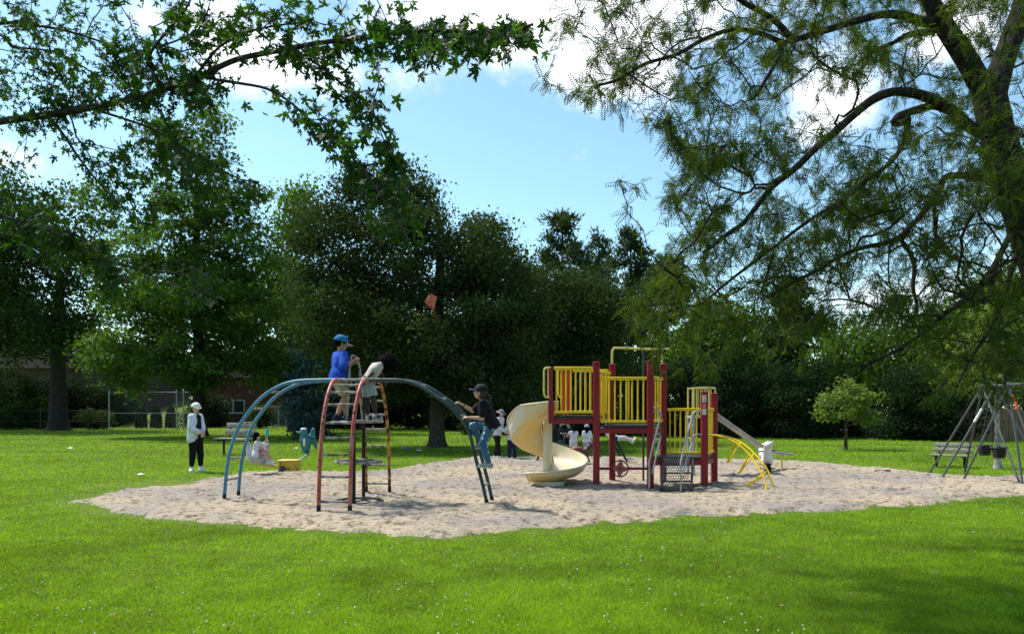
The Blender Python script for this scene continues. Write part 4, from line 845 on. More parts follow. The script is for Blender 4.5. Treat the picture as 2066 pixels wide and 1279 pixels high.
panel(B1, A2, Z0+.06, zat(748, 14), 7, M_yel); panel(A4, A6, zat(914, 14), zat(826, 14), 8, M_yel); panel(A5, A6, zat(912, 13.6), zat(826, 13.6), 5, M_yel, inset=.1)
def ubar(pts, matl, r=.018, nm='grab_bar', k=4): m = MB(); m.tube(smoothpath(pts, k), r, 10); return m.build(nm, matl, t)
# grab bars beside the slide mouth and inside the decks
for y_, D_ in ((Y1-.02, 13.18), (13.95, 13.95)):
    o_ = 0 if y_ < 13.5 else .30
    ubar([V(X1(1111)+o_, y_, zat(742, D_)), V(X1(1103)+o_, y_, zat(742, D_)), V(X1(1098)+o_, y_, zat(747, D_)), V(X1(1097.5)+o_, y_, zat(770, D_)), V(X1(1098)+o_, y_, zat(795, D_)), V(X1(1103)+o_, y_, zat(801, D_)), V(X1(1112)+o_, y_, zat(801, D_))], M_yelp if y_ < 13.5 else M_yel)
ubar([V(X1(1106), Y1-.02, zat(743, 13.18)), V(X1(1106), Y1-.02, zat(801, 13.18))], M_yelp, .013)
ubar([V(X1(1222)+.3, 13.7, zat(766, 13.7)), V(X1(1238)+.3, 13.7, zat(766, 13.7)), V(X1(1243)+.3, 13.7, zat(773, 13.7)), V(X1(1243)+.3, 13.7, zat(850, 13.7))], M_yel)
ubar([A2+V(0, 0, zat(740, 14)), A2+V(0, .0, zat(712, 14)), A2+V(.03, .0, zat(704, 14)), A2+V(.10, 0, zat(702, 14)), A4+V(-.2, 0, zat(704.5, 14)), A4+V(-.02, 0, zat(703.5, 14)), A4+V(.12, .1, zat(703, 14))], M_yelp, .022, 'overhead_bar')
ubar([A4+V(-.02, 0, zat(740, 14)), A4+V(-.02, 0, zat(706, 14))], M_yelp, .021, 'overhead_post')
m = MB(); xx = P(1298, 800, 14.3).x; m.tube([(xx, 14.3, -.1), (xx, 14.3, zat(706, 14.3))], .020, 10); m.tube([(xx, 14.0, zat(706, 14.15)), (xx, 14.3, zat(706, 14.3))], .02, 8); m.build('sliding_pole', M_dark, t)
# steering wheel on its cross bar
zc = zat(945, 13.2); m = MB(); m.cbox((A1+A3)/2+V(0, 0, zc), ((A3-A1).length-.11, .035, .045), .006); m.build('cross_bar', M_maroon, t)
wc = P(1251, 945, 13.14); m = MB(); m.tube([wc+V(math.cos(a)*.142, 0, math.sin(a)*.142) for a in np.linspace(0, 6.283, 28, endpoint=False)], .013, 8, closed=True)
m.tube([wc+V(0, -.03, 0), wc+V(0, .03, 0)], .03, 12); wo = m.build('steering_wheel', M_maroon, t)
m = MB(); pts = []
for a in np.linspace(0, 6.283, 48, endpoint=False): r_ = .105+.026*math.cos(4*a+.4); pts.append((math.cos(a)*r_, math.sin(a)*r_))
m.add([wc+V(a, -.008, b) for a, b in pts]+[wc+V(a, .008, b) for a, b in pts], [tuple(range(48)), tuple(reversed(range(48, 96)))]+[(i, 48+i, 48+(i+1) % 48, (i+1) % 48) for i in range(48)])
m.build('wheel_disc', mat('faded_red_plastic', (.30, .08, .075), .4), wo)
# stairs leading down from the lower deck toward the camera side, skewed like the decks
sa, sb = V(X1(1338), Y1-.06, 0), V(X1(1396), Y1-.06, 0); sd = V(-.155, -.52, 0)
M_tread = M_dark
for p in (sa, sb):
    m = MB(); e = V(sd.x, sd.y, -Z2+.03); m.hexa([p+V(-.018, 0, Z2-.17), p+V(.018, 0, Z2-.17), p+V(.018, 0, Z2-.02), p+V(-.018, 0, Z2-.02), p+sd+V(-.018, 0, -.02), p+sd+V(.018, 0, -.02), p+sd+V(.018, 0, .13), p+sd+V(-.018, 0, .13)]); m.build('stringer', M_dark, t)
for k in range(1, 5):
    s = k/4.6; z = Z2*(1-s)-.0; a, b = sa+sd*s, sb+sd*s; m = MB(); m.box((a+b)/2+V(0, 0, z), ((b-a).length-.04, .13, .02)); m.build('tread', M_dark, t)
    if k < 5:   # lattice riser behind each tread
        q = MB(); h = Z2/4.6; wdt = (b-a).length-.05; nn = 11
        for j in range(nn):
            for sg in (-1, 1):
                x0 = -wdt/2+wdt*j/nn; x1 = x0+wdt/nn; z0, z1 = (z+.01, z+h-.01) if sg > 0 else (z+h-.01, z+.01)
                q.tube([(a+b)/2+V(x0, .07, z0), (a+b)/2+V(x1, .07, z1)], .0035, 4)
        for j in (1, 2): q.tube([(a+b)/2+V(-wdt/2, .07, z+h*j/3), (a+b)/2+V(wdt/2, .07, z+h*j/3)], .003, 4)
        q.build('riser_lattice', M_steel, t)
m = MB(); m.tube(smoothpath([sa+sd*.98+V(0, -.03, .02), sa+sd*1.05+V(.03, -.04, .012), sb+sd*1.05+V(-.03, -.04, .012), sb+sd*.98+V(0, -.03, .02)], 4), .014, 8); m.build('bottom_bar', M_steel, t)
for (x0, x1, xf, D0, D1_) in ((1318, 1333, 1310, 13.15, 12.62), (1415, 1399, 1374, 13.15, 12.62)):
    ubar([P(x0, 830, D0), P((x0+x1)/2, 829, D0-.03), P(x1, 834, 13.05), P(x1-3 if x1 < 1350 else x1-5, 850, 13.0), P(xf+1, 925, D1_+.03), P(xf, 945, D1_), P(xf, 1001, D1_)], M_steel, .0165, 'handrail')
    ubar([P(x0, 877, D0), P((x0+x1)/2, 876, D0-.03), P(x1, 880, 13.05), P(x1-3, 893, 13.0), P(xf+6 if x1 < 1350 else xf+3, 955, D1_+.02)], M_steel, .014, 'handrail')
# rungs between lower and upper deck, on the step side
for z in (.72, .86, 1.0, 1.11): m = MB(); m.tube([A3+V(.07, .05, z), A4+V(-.05, -.05, z)], .016, 8); m.build('step_bar', M_steel, t)
# stickers on the right hand front post
def decal(nm, px, py, w_, h_, matl, parent, D=13.2-.0575, ins=None, yo=0): m = MB(); c = P(px, py, D); m.box(c+V(0, -.002-yo, 0), (w_, .002, h_)); return m.build(nm, matl, parent)
M_lbl = mat('label_white', (.75, .75, .73), .4); M_ink = mat('label_ink', (.12, .12, .14), .5); M_lred = mat('label_red', (.42, .08, .05), .45)
for i, (py, h_, mt) in enumerate(((804, .125, M_lbl), (818.5, .085, M_lred), (830.5, .10, M_lbl))):
    o = decal('warning_sticker', 1421, py, .066, h_, mt, t)
    q = MB(); c = P(1421, py, 13.2-.062)
    if i == 0:
        for k in range(3): q.box(c+V(0, 0, .045-k*.013), (.046-.01*(k % 2), .001, .005))
        q.box(c+V(0, 0, -.035), (.02, .001, .04)); q.ell(c+V(0, 0, -.005), .009, .001, .009, n=10)
    elif i == 1:
        for k in range(3): q.box(c+V(0, 0, .02-k*.02), (.04, .001, .006))
    else: q.tube([c+V(math.cos(a)*.02, 0, .01+math.sin(a)*.02) for a in np.linspace(0, 6.283, 16, endpoint=False)], .003, 4, closed=True); q.box(c+V(0, 0, -.03), (.04, .001, .008))
    q.build('sticker_print', M_ink if i != 1 else M_lbl, o)
# curved yellow loop ladder down from the lower deck
def cl(pts, D): return smoothpath([P(a, b, D+d) for a, b, d in pts], 5)
ra = cl([(1432, 877, .35), (1452, 880, .20), (1484, 893, 0), (1512, 917, -.2), (1532, 946, -.42), (1544, 972, -.6), (1549, 1003, -.75)], 13.2)
rb = cl([(1441, 876, .75), (1470, 882, .62), (1500, 896, .4), (1527, 920, .15), (1549, 950, -.1), (1558, 975, -.3), (1563, 998, -.45)], 13.2)
for r_ in (ra, rb):
    m = MB(); m.tube(r_, .0185, 10); o = m.build('loop_ladder_rail', M_yel, t); q = MB(); q.tube([r_[-2]+(r_[-1]-r_[-2])*.2, r_[-1]+V(0, 0, -.06)], .021, 10); q.build('foot_sleeve', M_black, o)
def near(path, px): return min(path, key=lambda p: abs(HX+p.x/p.y*FL-px))
for (xa, xb, tx, ty) in ((1481, 1494, 1470, 930), (1514, 1521, 1492, 952), (1540, 1549, 1510, 976)):
    a, b = near(ra, xa), near(rb, xb); Dm = (a.y+b.y)/2; tip = P(tx, ty, Dm); m = MB(); w2 = (b-a)*.22
    m.tube(smoothpath([a, a+(tip-a)*.5, tip-w2*.6, tip+V(-.02, 0, -.01), tip+w2*.6, b+(tip-b)*.5, b], 4), .0165, 8); m.build('foot_loop', M_yel, t)
for (xa, xb) in ((1526, 1541), (1532, 1545)): a, b = near(ra, xa), near(rb, xb); m = MB(); m.tube([a, b], .012, 6); m.build('rung', M_yelp, t)
# ---------------------------------------------------------------- spiral slide
M_cream = mat('slide_cream', (.62, .52, .34), .42, col2=(.70, .64, .50), nscale=3, lo=.35, hi=.6)
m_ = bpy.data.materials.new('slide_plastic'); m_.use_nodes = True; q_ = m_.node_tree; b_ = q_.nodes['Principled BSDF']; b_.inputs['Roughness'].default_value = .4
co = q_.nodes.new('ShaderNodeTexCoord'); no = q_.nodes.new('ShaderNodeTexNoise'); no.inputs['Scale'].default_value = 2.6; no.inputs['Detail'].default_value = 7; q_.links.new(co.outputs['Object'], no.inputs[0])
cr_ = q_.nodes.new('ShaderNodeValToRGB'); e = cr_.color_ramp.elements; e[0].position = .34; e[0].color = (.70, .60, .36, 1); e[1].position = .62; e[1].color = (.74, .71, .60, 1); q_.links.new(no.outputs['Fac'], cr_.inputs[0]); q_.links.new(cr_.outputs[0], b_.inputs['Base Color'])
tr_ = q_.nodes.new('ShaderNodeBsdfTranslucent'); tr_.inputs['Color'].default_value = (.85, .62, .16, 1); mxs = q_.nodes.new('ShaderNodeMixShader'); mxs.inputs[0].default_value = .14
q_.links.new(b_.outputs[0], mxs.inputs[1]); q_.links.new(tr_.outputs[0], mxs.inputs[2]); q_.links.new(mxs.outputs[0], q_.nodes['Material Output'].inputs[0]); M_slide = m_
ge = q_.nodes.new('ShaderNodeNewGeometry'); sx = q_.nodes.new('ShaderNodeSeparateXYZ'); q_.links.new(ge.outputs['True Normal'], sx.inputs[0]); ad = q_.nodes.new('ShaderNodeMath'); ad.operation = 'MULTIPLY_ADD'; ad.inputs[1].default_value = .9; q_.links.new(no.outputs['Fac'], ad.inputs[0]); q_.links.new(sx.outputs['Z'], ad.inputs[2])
mrr = q_.nodes.new('ShaderNodeMapRange'); mrr.inputs['From Min'].default_value = .34; mrr.inputs['From Max'].default_value = -.25; q_.links.new(ad.outputs[0], mrr.inputs['Value']); mo = q_.nodes.new('ShaderNodeMix'); mo.data_type = 'RGBA'; q_.links.new(mrr.outputs[0], mo.inputs[0]); q_.links.new(cr_.outputs[0], mo.inputs[6]); mo.inputs[7].default_value = (.74, .55, .22, 1); q_.links.new(mo.outputs[2], b_.inputs['Base Color'])  # orange on down-facing faces paints in the sun glowing through the chute
SC = V(.665, 13.93, 0)
t = thing('spiral_slide', 'faded cream and yellow spiral slide curling down from the upper deck', 'slide', tuple(SC))
def helix():
    rows = []; nsec = 72; T = [0, 45, 90, 135, 180, 225, 270, 315, 360, 385]
    FZ = [1.335, 1.10, .80, .62, .49, .36, .26, .19, .145, .135]; HO = [.25, .42, .40, .36, .33, .29, .25, .21, .19, .18]
    for i in range(nsec+1):
        s = i/nsec; ang = 385*max(0, (s-.045)/.955); a = R(-90)-R(ang); z = float(np.interp(ang, T, FZ)); ho = float(np.interp(ang, T, HO)); hi = ho*.85
        c, sn = math.cos(a), math.sin(a); off = V(.16*(1-s/.045), 0, 0) if s < .045 else V(0, 0, 0)
        if s > .93: off = off+V(-.12*(s-.93)/.07, 0, 0)
        wi, wo_ = .11, .72
        prof = [(wi-.0, hi), (wi+.012, hi*.6), (wi+.05, .06), (wi+.15, 0), (wo_-.28, -.012), (wo_-.13, .02), (wo_-.045, .08), (wo_-.01, ho*.6), (wo_+.015, ho), (wo_+.045, ho-.012)]
        rows.append([SC+off+V(c*r, sn*r, z+h) for r, h in prof])
    return rows
rw = helix(); m = MB(); k = len(rw[0]); th = .014; vs = []; 
for r_ in rw:
    vs += r_
me = MB(); me.add(vs, [(i*k+j, (i+1)*k+j, (i+1)*k+j+1, i*k+j+1) for i in range(len(rw)-1) for j in range(k-1)])
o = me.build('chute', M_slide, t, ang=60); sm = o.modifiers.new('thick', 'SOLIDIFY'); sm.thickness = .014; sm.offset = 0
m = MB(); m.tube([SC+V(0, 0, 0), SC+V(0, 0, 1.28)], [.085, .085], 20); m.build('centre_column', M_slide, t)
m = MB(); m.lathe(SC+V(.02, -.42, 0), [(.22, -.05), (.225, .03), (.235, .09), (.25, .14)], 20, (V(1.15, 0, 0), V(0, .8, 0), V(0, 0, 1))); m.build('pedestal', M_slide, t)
# ---------------------------------------------------------------- straight metal slide with yellow guards, behind the structure
t = thing('metal_slide', 'straight grey metal slide with yellow guard rails beyond the lower deck', 'slide', G(1425, 965).xyz*1.0); yb = 15.6
def XP(px, D): return (px-HX)/FL*D
t.location = (XP(1425, yb), yb, 0); t['worg'] = tuple(t.location)
a = V(XP(1438, yb), yb+.05, zat(836, yb)); b = V(XP(1533, 16.7), 16.7, zat(903, 16.7)); c2 = V(XP(1560, 17.1), 17.1, zat(915, 17.1)); d2 = V(XP(1594, 17.5), 17.5, zat(919, 17.5))
pts = [a, a+(b-a)*.5, b, b+(c2-b)*.5+V(0, 0, -.03), c2, d2]; hd = (b-a).normalized(); sdd = V(hd.y, -hd.x, 0).normalized(); m = MB(); vs = []
for p in pts: vs += [p+sdd*.085+V(0, 0, .03), p+sdd*.08, p-sdd*.08, p-sdd*.085+V(0, 0, .03)]
m.add(vs, [(i*4+j, i*4+j+1, i*4+4+j+1, i*4+4+j) for i in range(5) for j in range(3)]); o = m.build('chute', M_steel, t); s_ = o.modifiers.new('thick', 'SOLIDIFY'); s_.thickness = .015
for s in (1, -1): m = MB(); m.tube(smoothpath([p+sdd*.09*s+V(0, 0, .035) for p in pts], 3), .022, 8); m.build('side_rail', M_steel, t)
m = MB(); m.tube([d2+(c2-d2)*.5+V(0, 0, -.0), V(d2.x*.5+c2.x*.5, d2.y*.5+c2.y*.5, -.1)], .028, 8); m.build('support_leg', M_yelp, t)
m = MB(); m.box((a.x-.22, yb+.1, zat(838, yb)-.03), (.5, .5, .05)); m.build('platform', M_steel, t)
for s in (0, 1):
    yy = yb-.12+s*.5; x0, x1 = XP(1397, yb), XP(1440, yb); zt = zat(783, yb); zb = zat(836, yb); m = MB()
    m.tube(smoothpath([V(x0, yy, zb), V(x0, yy, zt-.03), V(x0+.02, yy, zt), V(x1-.06, yy, zt), V(x1, yy, zt-.07), V(x1+.01, yy, zb-.05)], 4), .018, 8); g = m.build('guard_rail', M_yelp, t)
    for k in range(1, 5): q = MB(); q.tube([V(x0+(x1-x0)*k/5, yy, zb-.02), V(x0+(x1-x0)*k/5, yy, zt-.005)], .011, 6); q.build('guard_bar', M_yelp, g)
for s in (0, 1): m = MB(); yy = yb-.12+s*.5; m.tube([V(XP(1397, yb), yy, -.1), V(XP(1397, yb), yy, zat(836, yb))], .026, 8); m.tube([V(XP(1436, yb), yy, -.1), V(XP(1436, yb), yy, zat(836, yb))], .026, 8); m.build('leg', M_steel, t)
for z in np.linspace(.25, 1.1, 4): m = MB(); m.tube([V(XP(1397, yb), yb-.12, z), V(XP(1397, yb), yb+.38, z)], .015, 6); m.build('rung', M_steel, t)
# ---------------------------------------------------------------- swing sets
def swing_frame(name, label, apex, feet, beam, matl, r=.03):
    t = thing(name, label, 'swing set', tuple(V(apex[0].x, apex[0].y, 0)))
    for ap, fs in zip(apex, feet):
        for f in fs: m = MB(); f0 = V(f.x, f.y, 0)-(ap-V(f.x, f.y, 0))*.03; m.tube([f0, ap], r, 10); m.build('leg', matl, t)
        q = MB(); q.ell(ap, .06, .06, .06); q.build('bracket', matl, t)
    m = MB(); m.tube(beam, r+.006, 10); m.build('top_beam', matl, t); return t
def mid(px, D): return V(XP(px, D), D, 0)
ap1 = V(XP(1173, 19.5), 19.5, 2.30); ap2 = V(XP(1173, 19.5)+.25, 22.6, 2.30)
swing_frame('swing_set', 'black A frame swing set seen beneath the upper deck', [ap1, ap2], [[mid(1081, 19.9), mid(1268, 19.2)], [V(XP(1106, 22.6), 22.7, 0), V(XP(1250, 22.6), 22.4, 0)]], [ap1+(ap1-ap2)*.06, ap2+(ap2-ap1)*.06], M_black, .028)
M_grey = chipped('galvanised_tube', (.085, .09, .09), chip=(.08, .07, .06), amt=.6)
a1 = P(1982, 762, 15.3); a2 = P(2008, 762, 14.9); a3 = P(2036, 762, 14.1); hgt = 1.90
a1, a2, a3 = [V(p.x, p.y, hgt) for p in (a1, a2, a3)]
a4 = V(a3.x+.9, 11.6, hgt)
swing_frame('swing_set', 'grey tubular swing set with splayed legs at the right edge', [a1, a2, a3], [[mid(1872, 16.1), G(1946, 955), mid(2060, 13.9)], [mid(1898, 15.1), mid(2120, 14.0)], [mid(1940, 14.4), G(2064, 985), mid(2112, 13.2)]], [a1+(a1-a3)*.1, a3, a3+(a3-a1)*.9], M_grey, .021)
m = MB(); f = mid(2112, 13.2); p = a3+(f-a3)*.10; p2 = a3+(f-a3)*.24
pr = [o for o in C.objects if o.name.startswith('swing_set')][-1]; m.tube([p, p2], .030, 10); m.build('orange_sleeve', mat('orange_tape', (.6, .10, .04), .5), pr)
f = mid(1898, 15.1); m = MB(); m.tube([f+(a2-f)*.62, f+(a2-f)*.76], .0265, 10); m.build('white_tape', M_white, pr)
def bucket(px, py, D, ptop, lb):
    c = P(px, py, D); t = thing('bucket_swing', lb, 'swing', tuple(c), 'black toddler bucket swings'); w2, h2 = .075, .11
    m = MB(); m.hexa([c+V(-.062, -.06, -h2), c+V(.062, -.06, -h2), c+V(.062, .06, -h2), c+V(-.062, .06, -h2), c+V(-w2, -.1, h2*.7), c+V(w2, -.1, h2*.7), c+V(w2, .1, h2*.7), c+V(-w2, .1, h2*.7)]); m.build('seat', M_black, t)
    m = MB(); m.tube([c+V(-w2*1.25, -.1, h2*.8), c+V(w2*1.25, -.1, h2*.8), c+V(w2*1.25, .1, h2*.8), c+V(-w2*1.25, .1, h2*.8)], .016, 8, closed=True); m.build('rim', M_dark, t)
    for s in (-1, 1): m = MB(); m.tube(smoothpath([c+V(s*w2*1.2, -.06, h2*.7), c+V(s*w2*1.35, -.05, -h2*.1), c+V(s*.08, -.06, -h2*.85)], 4), .009, 6); m.build('strap', M_dark, t)
    for s in (-1, 1):
        m = MB(); to = V(ptop.x+s*.06, ptop.y, ptop.z); fr_ = c+V(s*w2, 0, h2*.8); n = 46
        for k in range(n):
            if k % 2 == 0: m.tube([fr_+(to-fr_)*(k/n), fr_+(to-fr_)*((k+1.3)/n)], .005, 4)
        m.build('chain', M_grey, t)
bm = a3-a1
bucket(1986, 907, 14.6, V(*(a1+bm*.48)), 'black bucket swing left of the pale tree trunk'); bucket(2015, 912, 14.05, V(*(a1+bm*.93)), 'black bucket swing in front of the pale tree trunk')
# ---------------------------------------------------------------- benches
def bench(label, c, yaw, L_=1.6, grp='weathered park benches', S_=1.0):
    t = thing('park_bench', label, 'bench', tuple(c), grp); f = V(math.cos(yaw), math.sin(yaw), 0); s = V(-f.y, f.x, 0); u = V(0, 0, 1)
    bdir = (-f*.25+u).normalized(); fn = bdir.cross(s).normalized()
    for k in range(2): m = MB(); m.cbox(c+V(0, 0, .60+k*.17)-f*(.24+.04*k), (L_, .14, .035), .005, (s, bdir, fn)); m.build('back_plank', M_wood, t)
    for k in range(3): m = MB(); m.cbox(c+V(0, 0, .43)+f*(-.12+k*.16), (L_, .145, .04), .005, (s, f, u)); m.build('seat_plank', M_wood, t)
    for q in (-1, 1):
        p = c+s*(q*L_*.36); m = MB(); m.tube(smoothpath([p+f*.28+u*.40, p+u*.395, p-f*.16+u*.40, p-f*.235+u*.50, p-f*.31+u*.86], 4), .022, 8); m.build('bracket', M_black, t)
        m = MB(); m.tube([p+f*.02-u*.05, p+f*.02+u*.39], .035, 8); m.build('leg', M_black, t)
    bpy.context.view_layer.update()
    t.scale = (1, 1, S_)
bench('weathered grey park bench behind the blue arched ladder', V(XP(474, 22.8), 22.8, 0), R(-112), 1.15, S_=1.17)
bench('weathered grey park bench on the grass behind the swing legs', G(1918, 943)+V(0, 0, 0), R(226), .85, S_=.70)
# ---------------------------------------------------------------- spring riders
def springc(t, c, z0, z1, r=.075, n=5):
    m = MB(); pts = [c+V(math.cos(a)*r, math.sin(a)*r, z0+(z1-z0)*a/(6.283*n)) for a in np.linspace(0, 6.283*n, n*14)]; m.tube(pts, .017, 6); m.build('spring', M_black, t)
c = mid(1548, 15.9); t = thing('spring_rider', 'white animal spring rider on a black coil by the metal slide', 'spring rider', tuple(c)); springc(t, c, -.03, .29, .07, 7)
c = c+V(-.02, 0, .04)
m = MB(); m.cap(c+V(0, -.15, .34), .095, c+V(0, .22, .36), .10, 14); m.cap(c+V(-.03, -.15, .36), .10, c+V(-.06, -.24, .60), .085, 12); m.ell(c+V(-.06, -.28, .64), .09, .12, .085); m.cap(c+V(-.13, -.27, .66), .03, c+V(-.17, -.26, .66), .025); m.cap(c+V(.02, -.27, .70), .03, c+V(.06, -.25, .71), .02)
m.cap(c+V(-.04, .1, .40), .10, c+V(-.02, .3, .50), .06); m.cap(c+V(.06, -.05, .30), .05, c+V(.08, -.1, .24), .035); m.cap(c+V(-.1, -.05, .30), .05, c+V(-.11, -.1, .24), .035)
m.remesh('animal_body', .014, M_white, t); m = MB(); m.tube([c+V(-.25, -.22, .50), c+V(.14, -.22, .53)], .015, 8); m.build('handle', M_dark, t); m = MB(); m.tube([c+V(-.19, 0, .13), c+V(.19, 0, .13)], .016, 8); m.build('footrest', M_dark, t)
c = mid(1172, 18.6); t = thing('spring_rider', 'brown horse spring rider with red saddle behind the spiral slide', 'spring rider', tuple(c)); springc(t, c, -.03, .2)
m = MB(); m.cap(c+V(-.26, 0, .36), .11, c+V(.12, 0, .34), .12); m.cap(c+V(.12, 0, .36), .10, c+V(.24, 0, .52), .065); m.ell(c+V(.30, 0, .50), .12, .06, .065, (V(.8, 0, -.6), V(0, 1, 0), V(.6, 0, .8))); m.cap(c+V(.22, .03, .56), .02, c+V(.21, .03, .63), .012); m.cap(c+V(.22, -.03, .56), .02, c+V(.21, -.03, .63), .012)
for dx in (-.26, .12): 
    for s in (-1, 1): m.cap(c+V(dx, s*.07, .30), .045, c+V(dx+(.08 if dx > 0 else -.04), s*.07, .12), .028)
m.cap(c+V(-.34, 0, .40), .035, c+V(-.44, 0, .22), .02); m.remesh('horse_body', .014, M_brown, t)
m = MB(); m.ell(c+V(-.1, 0, .44), .15, .12, .055); m.build('saddle', M_saddle, t); m = MB(); m.tube([c+V(.14, -.16, .50), c+V(.14, .16, .50)], .013, 8); m.build('handle', M_dark, t)
# two seat rocker: yellow box, white seat at left, teal bird at right
c = V(XP(580, 15.95), 16.1, 0); t = thing('spring_seesaw', 'small seesaw with yellow box, white swan seat and teal animal seat', 'seesaw', tuple(c))
m = MB(); m.cbox(c+V(0, 0, .15), (.40, .36, .36), .02); bx = m.build('box', M_box, t); m = MB(); m.cbox(c+V(0, 0, .335), (.44, .40, .02), .005); m.build('box_lid', M_yelp, bx)
m = MB(); m.lathe(c+V(-.09, -.185, .16), [(.07, -.0), (.07, .012), (.03, .02)], 16, (V(1, 0, 0), V(0, 0, 1), V(0, -1, 0))); m.build('pivot_cover', M_dark, bx)
la = P(520, 936, 15.75); m = MB(); m.tube([c+V(-.1, -.05, .17), la+V(.12, 0, .0), la], .042, 10); m.build('arm', M_yelp, t)
ra_ = P(623, 915, 17.3); m = MB(); m.tube([c+V(.12, .1, .28), ra_], .03, 10); m.build('arm', M_steel, t)
M_swan = mat('swan_plastic', (.46, .46, .44), .5, col2=(.33, .33, .31), nscale=5); q = P(522, 925, 15.75); m = MB(); m.cap(q+V(-.14, 0, .02), .12, q+V(.06, 0, -.02), .11, 12); m.cap(q+V(-.17, 0, .08), .10, q+V(-.22, 0, .26), .05); m.cap(q+V(.10, 0, .0), .09, q+V(.17, 0, .20), .05); m.ell(q+V(.19, 0, .27), .06, .055, .06); m.cap(q+V(.05, 0, -.06), .06, q+V(.28, 0, -.10), .035); m.cap(q+V(-.18, .0, .22), .05, q+V(-.25, .0, .38), .03); m.remesh('swan_seat', .014, M_swan, t)
q = P(619, 893, 17.3); m = MB(); m.cap(q+V(-.02, 0, -.14), .10, q+V(-.02, 0, .06), .15); m.cap(q+V(.0, 0, -.2), .07, q+V(.03, 0, -.27), .03); m.ell(q+V(-.06, -.05, .24), .10, .09, .085); m.cap(q+V(.1, .05, .08), .09, q+V(.14, .05, .30), .05); m.cap(q+V(-.14, -.05, .23), .03, q+V(-.24, -.05, .26), .015)
m.cap(q+V(.16, 0, .05), .06, q+V(.22, 0, -.12), .03); m.remesh('bird_seat', .014, M_teal, t); m = MB(); m.ell(q+V(-.06, -.05, .32), .075, .07, .03); m.ell(q+V(-.02, -.15, .02), .03, .012, .10); m.build('white_marking', M_white, t); m = MB(); m.tube([q+V(-.2, .12, .13), q+V(.22, -.1, .14)], .014, 8); m.build('handle', M_dark, t)
# ---------------------------------------------------------------- litter and picnic bits
def lump(name, label, cat, c, s, mt, grp=None):
    m = MB(); n = 9; top = [(c.x+math.cos(a)*s*random.uniform(.5, 1), c.y+math.sin(a)*s*random.uniform(.5, 1), c.z+random.uniform(.01, .05)) for a in np.linspace(0, 6.283, n, endpoint=False)]
    ce = (c.x, c.y, c.z+s*.5); bo = (c.x, c.y, c.z+.002); m.add(top+[ce, bo], [(i, (i+1) % n, n) for i in range(n)]+[((i+1) % n, i, n+1) for i in range(n)]); o = m.build(name, mt, loc=tuple(c), ang=10); tag(o, label, cat, grp)
M_paper = mat('paper', (.72, .72, .70), .8)
lump('paper_bag', 'crumpled white paper on the grass left of the woman', 'litter', G(283, 960), .13, M_paper); lump('paper_scrap', 'small white scrap far out on the left lawn', 'litter', G(143, 905), .12, M_paper)
lump('blanket_bundle', 'rumpled grey cloth bundle on the grass beside the trunk of the bronze maple', 'cloth', G(820, 907), .22, mat('grey_cloth', (.30, .32, .36), .9, col2=(.10, .11, .14), nscale=20)); lump('food_wrapper', 'white wrapper lying right of the grey cloth bundle', 'litter', G(846, 910), .12, M_paper)
lump('paper_cup', 'tiny white scrap on the grass behind the teal animal seat', 'litter', G(597, 905), .1, M_paper)
q = G(1781, 957); m = MB(); m.tube([q+V(-.17, 0, .075), q+V(.17, .02, .085)], .022, 6); tag(m.build('wooden_stick', M_black, loc=tuple(q)), 'short dark stick lying on the sand left of the swings', 'stick')
lump('dug_clump', 'dark clump of earth on the sand near the right lawn edge', 'clump', G(1936, 1004), .08, mat('earth', (.05, .04, .03), .95))
for (px, py) in ((1540, 925),): pass
# ---------------------------------------------------------------- people
def skinm(n, c): return mat(n, c, .55, col2=tuple(q*.85 for q in c), nscale=9, spec=.3)
SK_A, SK_B, SK_D = skinm('skin_tan', (.42, .22, .14)), skinm('skin_light', (.55, .34, .25)), skinm('skin_dark', (.045, .025, .018))
def cloth(n, c, c2=None): return mat(n, c, .85, col2=c2 or tuple(q*.8 for q in c), nscale=6, bump=.5, bscale=18, spec=.15)
HAIR = mat('black_hair', (.004, .0035, .0035), .95, spec=.05, bump=.8, bscale=50); HAIRB = mat('brown_hair', (.035, .022, .015), .55, bump=.8, bscale=60)
EYE = mat('eye', (.02, .015, .015), .2); LIP = mat('lips', (.25, .08, .07), .5)
def ik(a, c, l1, l2, pole):
    d = c-a; L_ = min(d.length, (l1+l2)*.998); dn_ = d.normalized(); x = (l1*l1-l2*l2+L_*L_)/(2*L_); h = math.sqrt(max(l1*l1-x*x, 0))
    p = Vector(pole); p = (p-dn_*p.dot(dn_)).normalized(); return a+dn_*x+p*h, a+dn_*L_
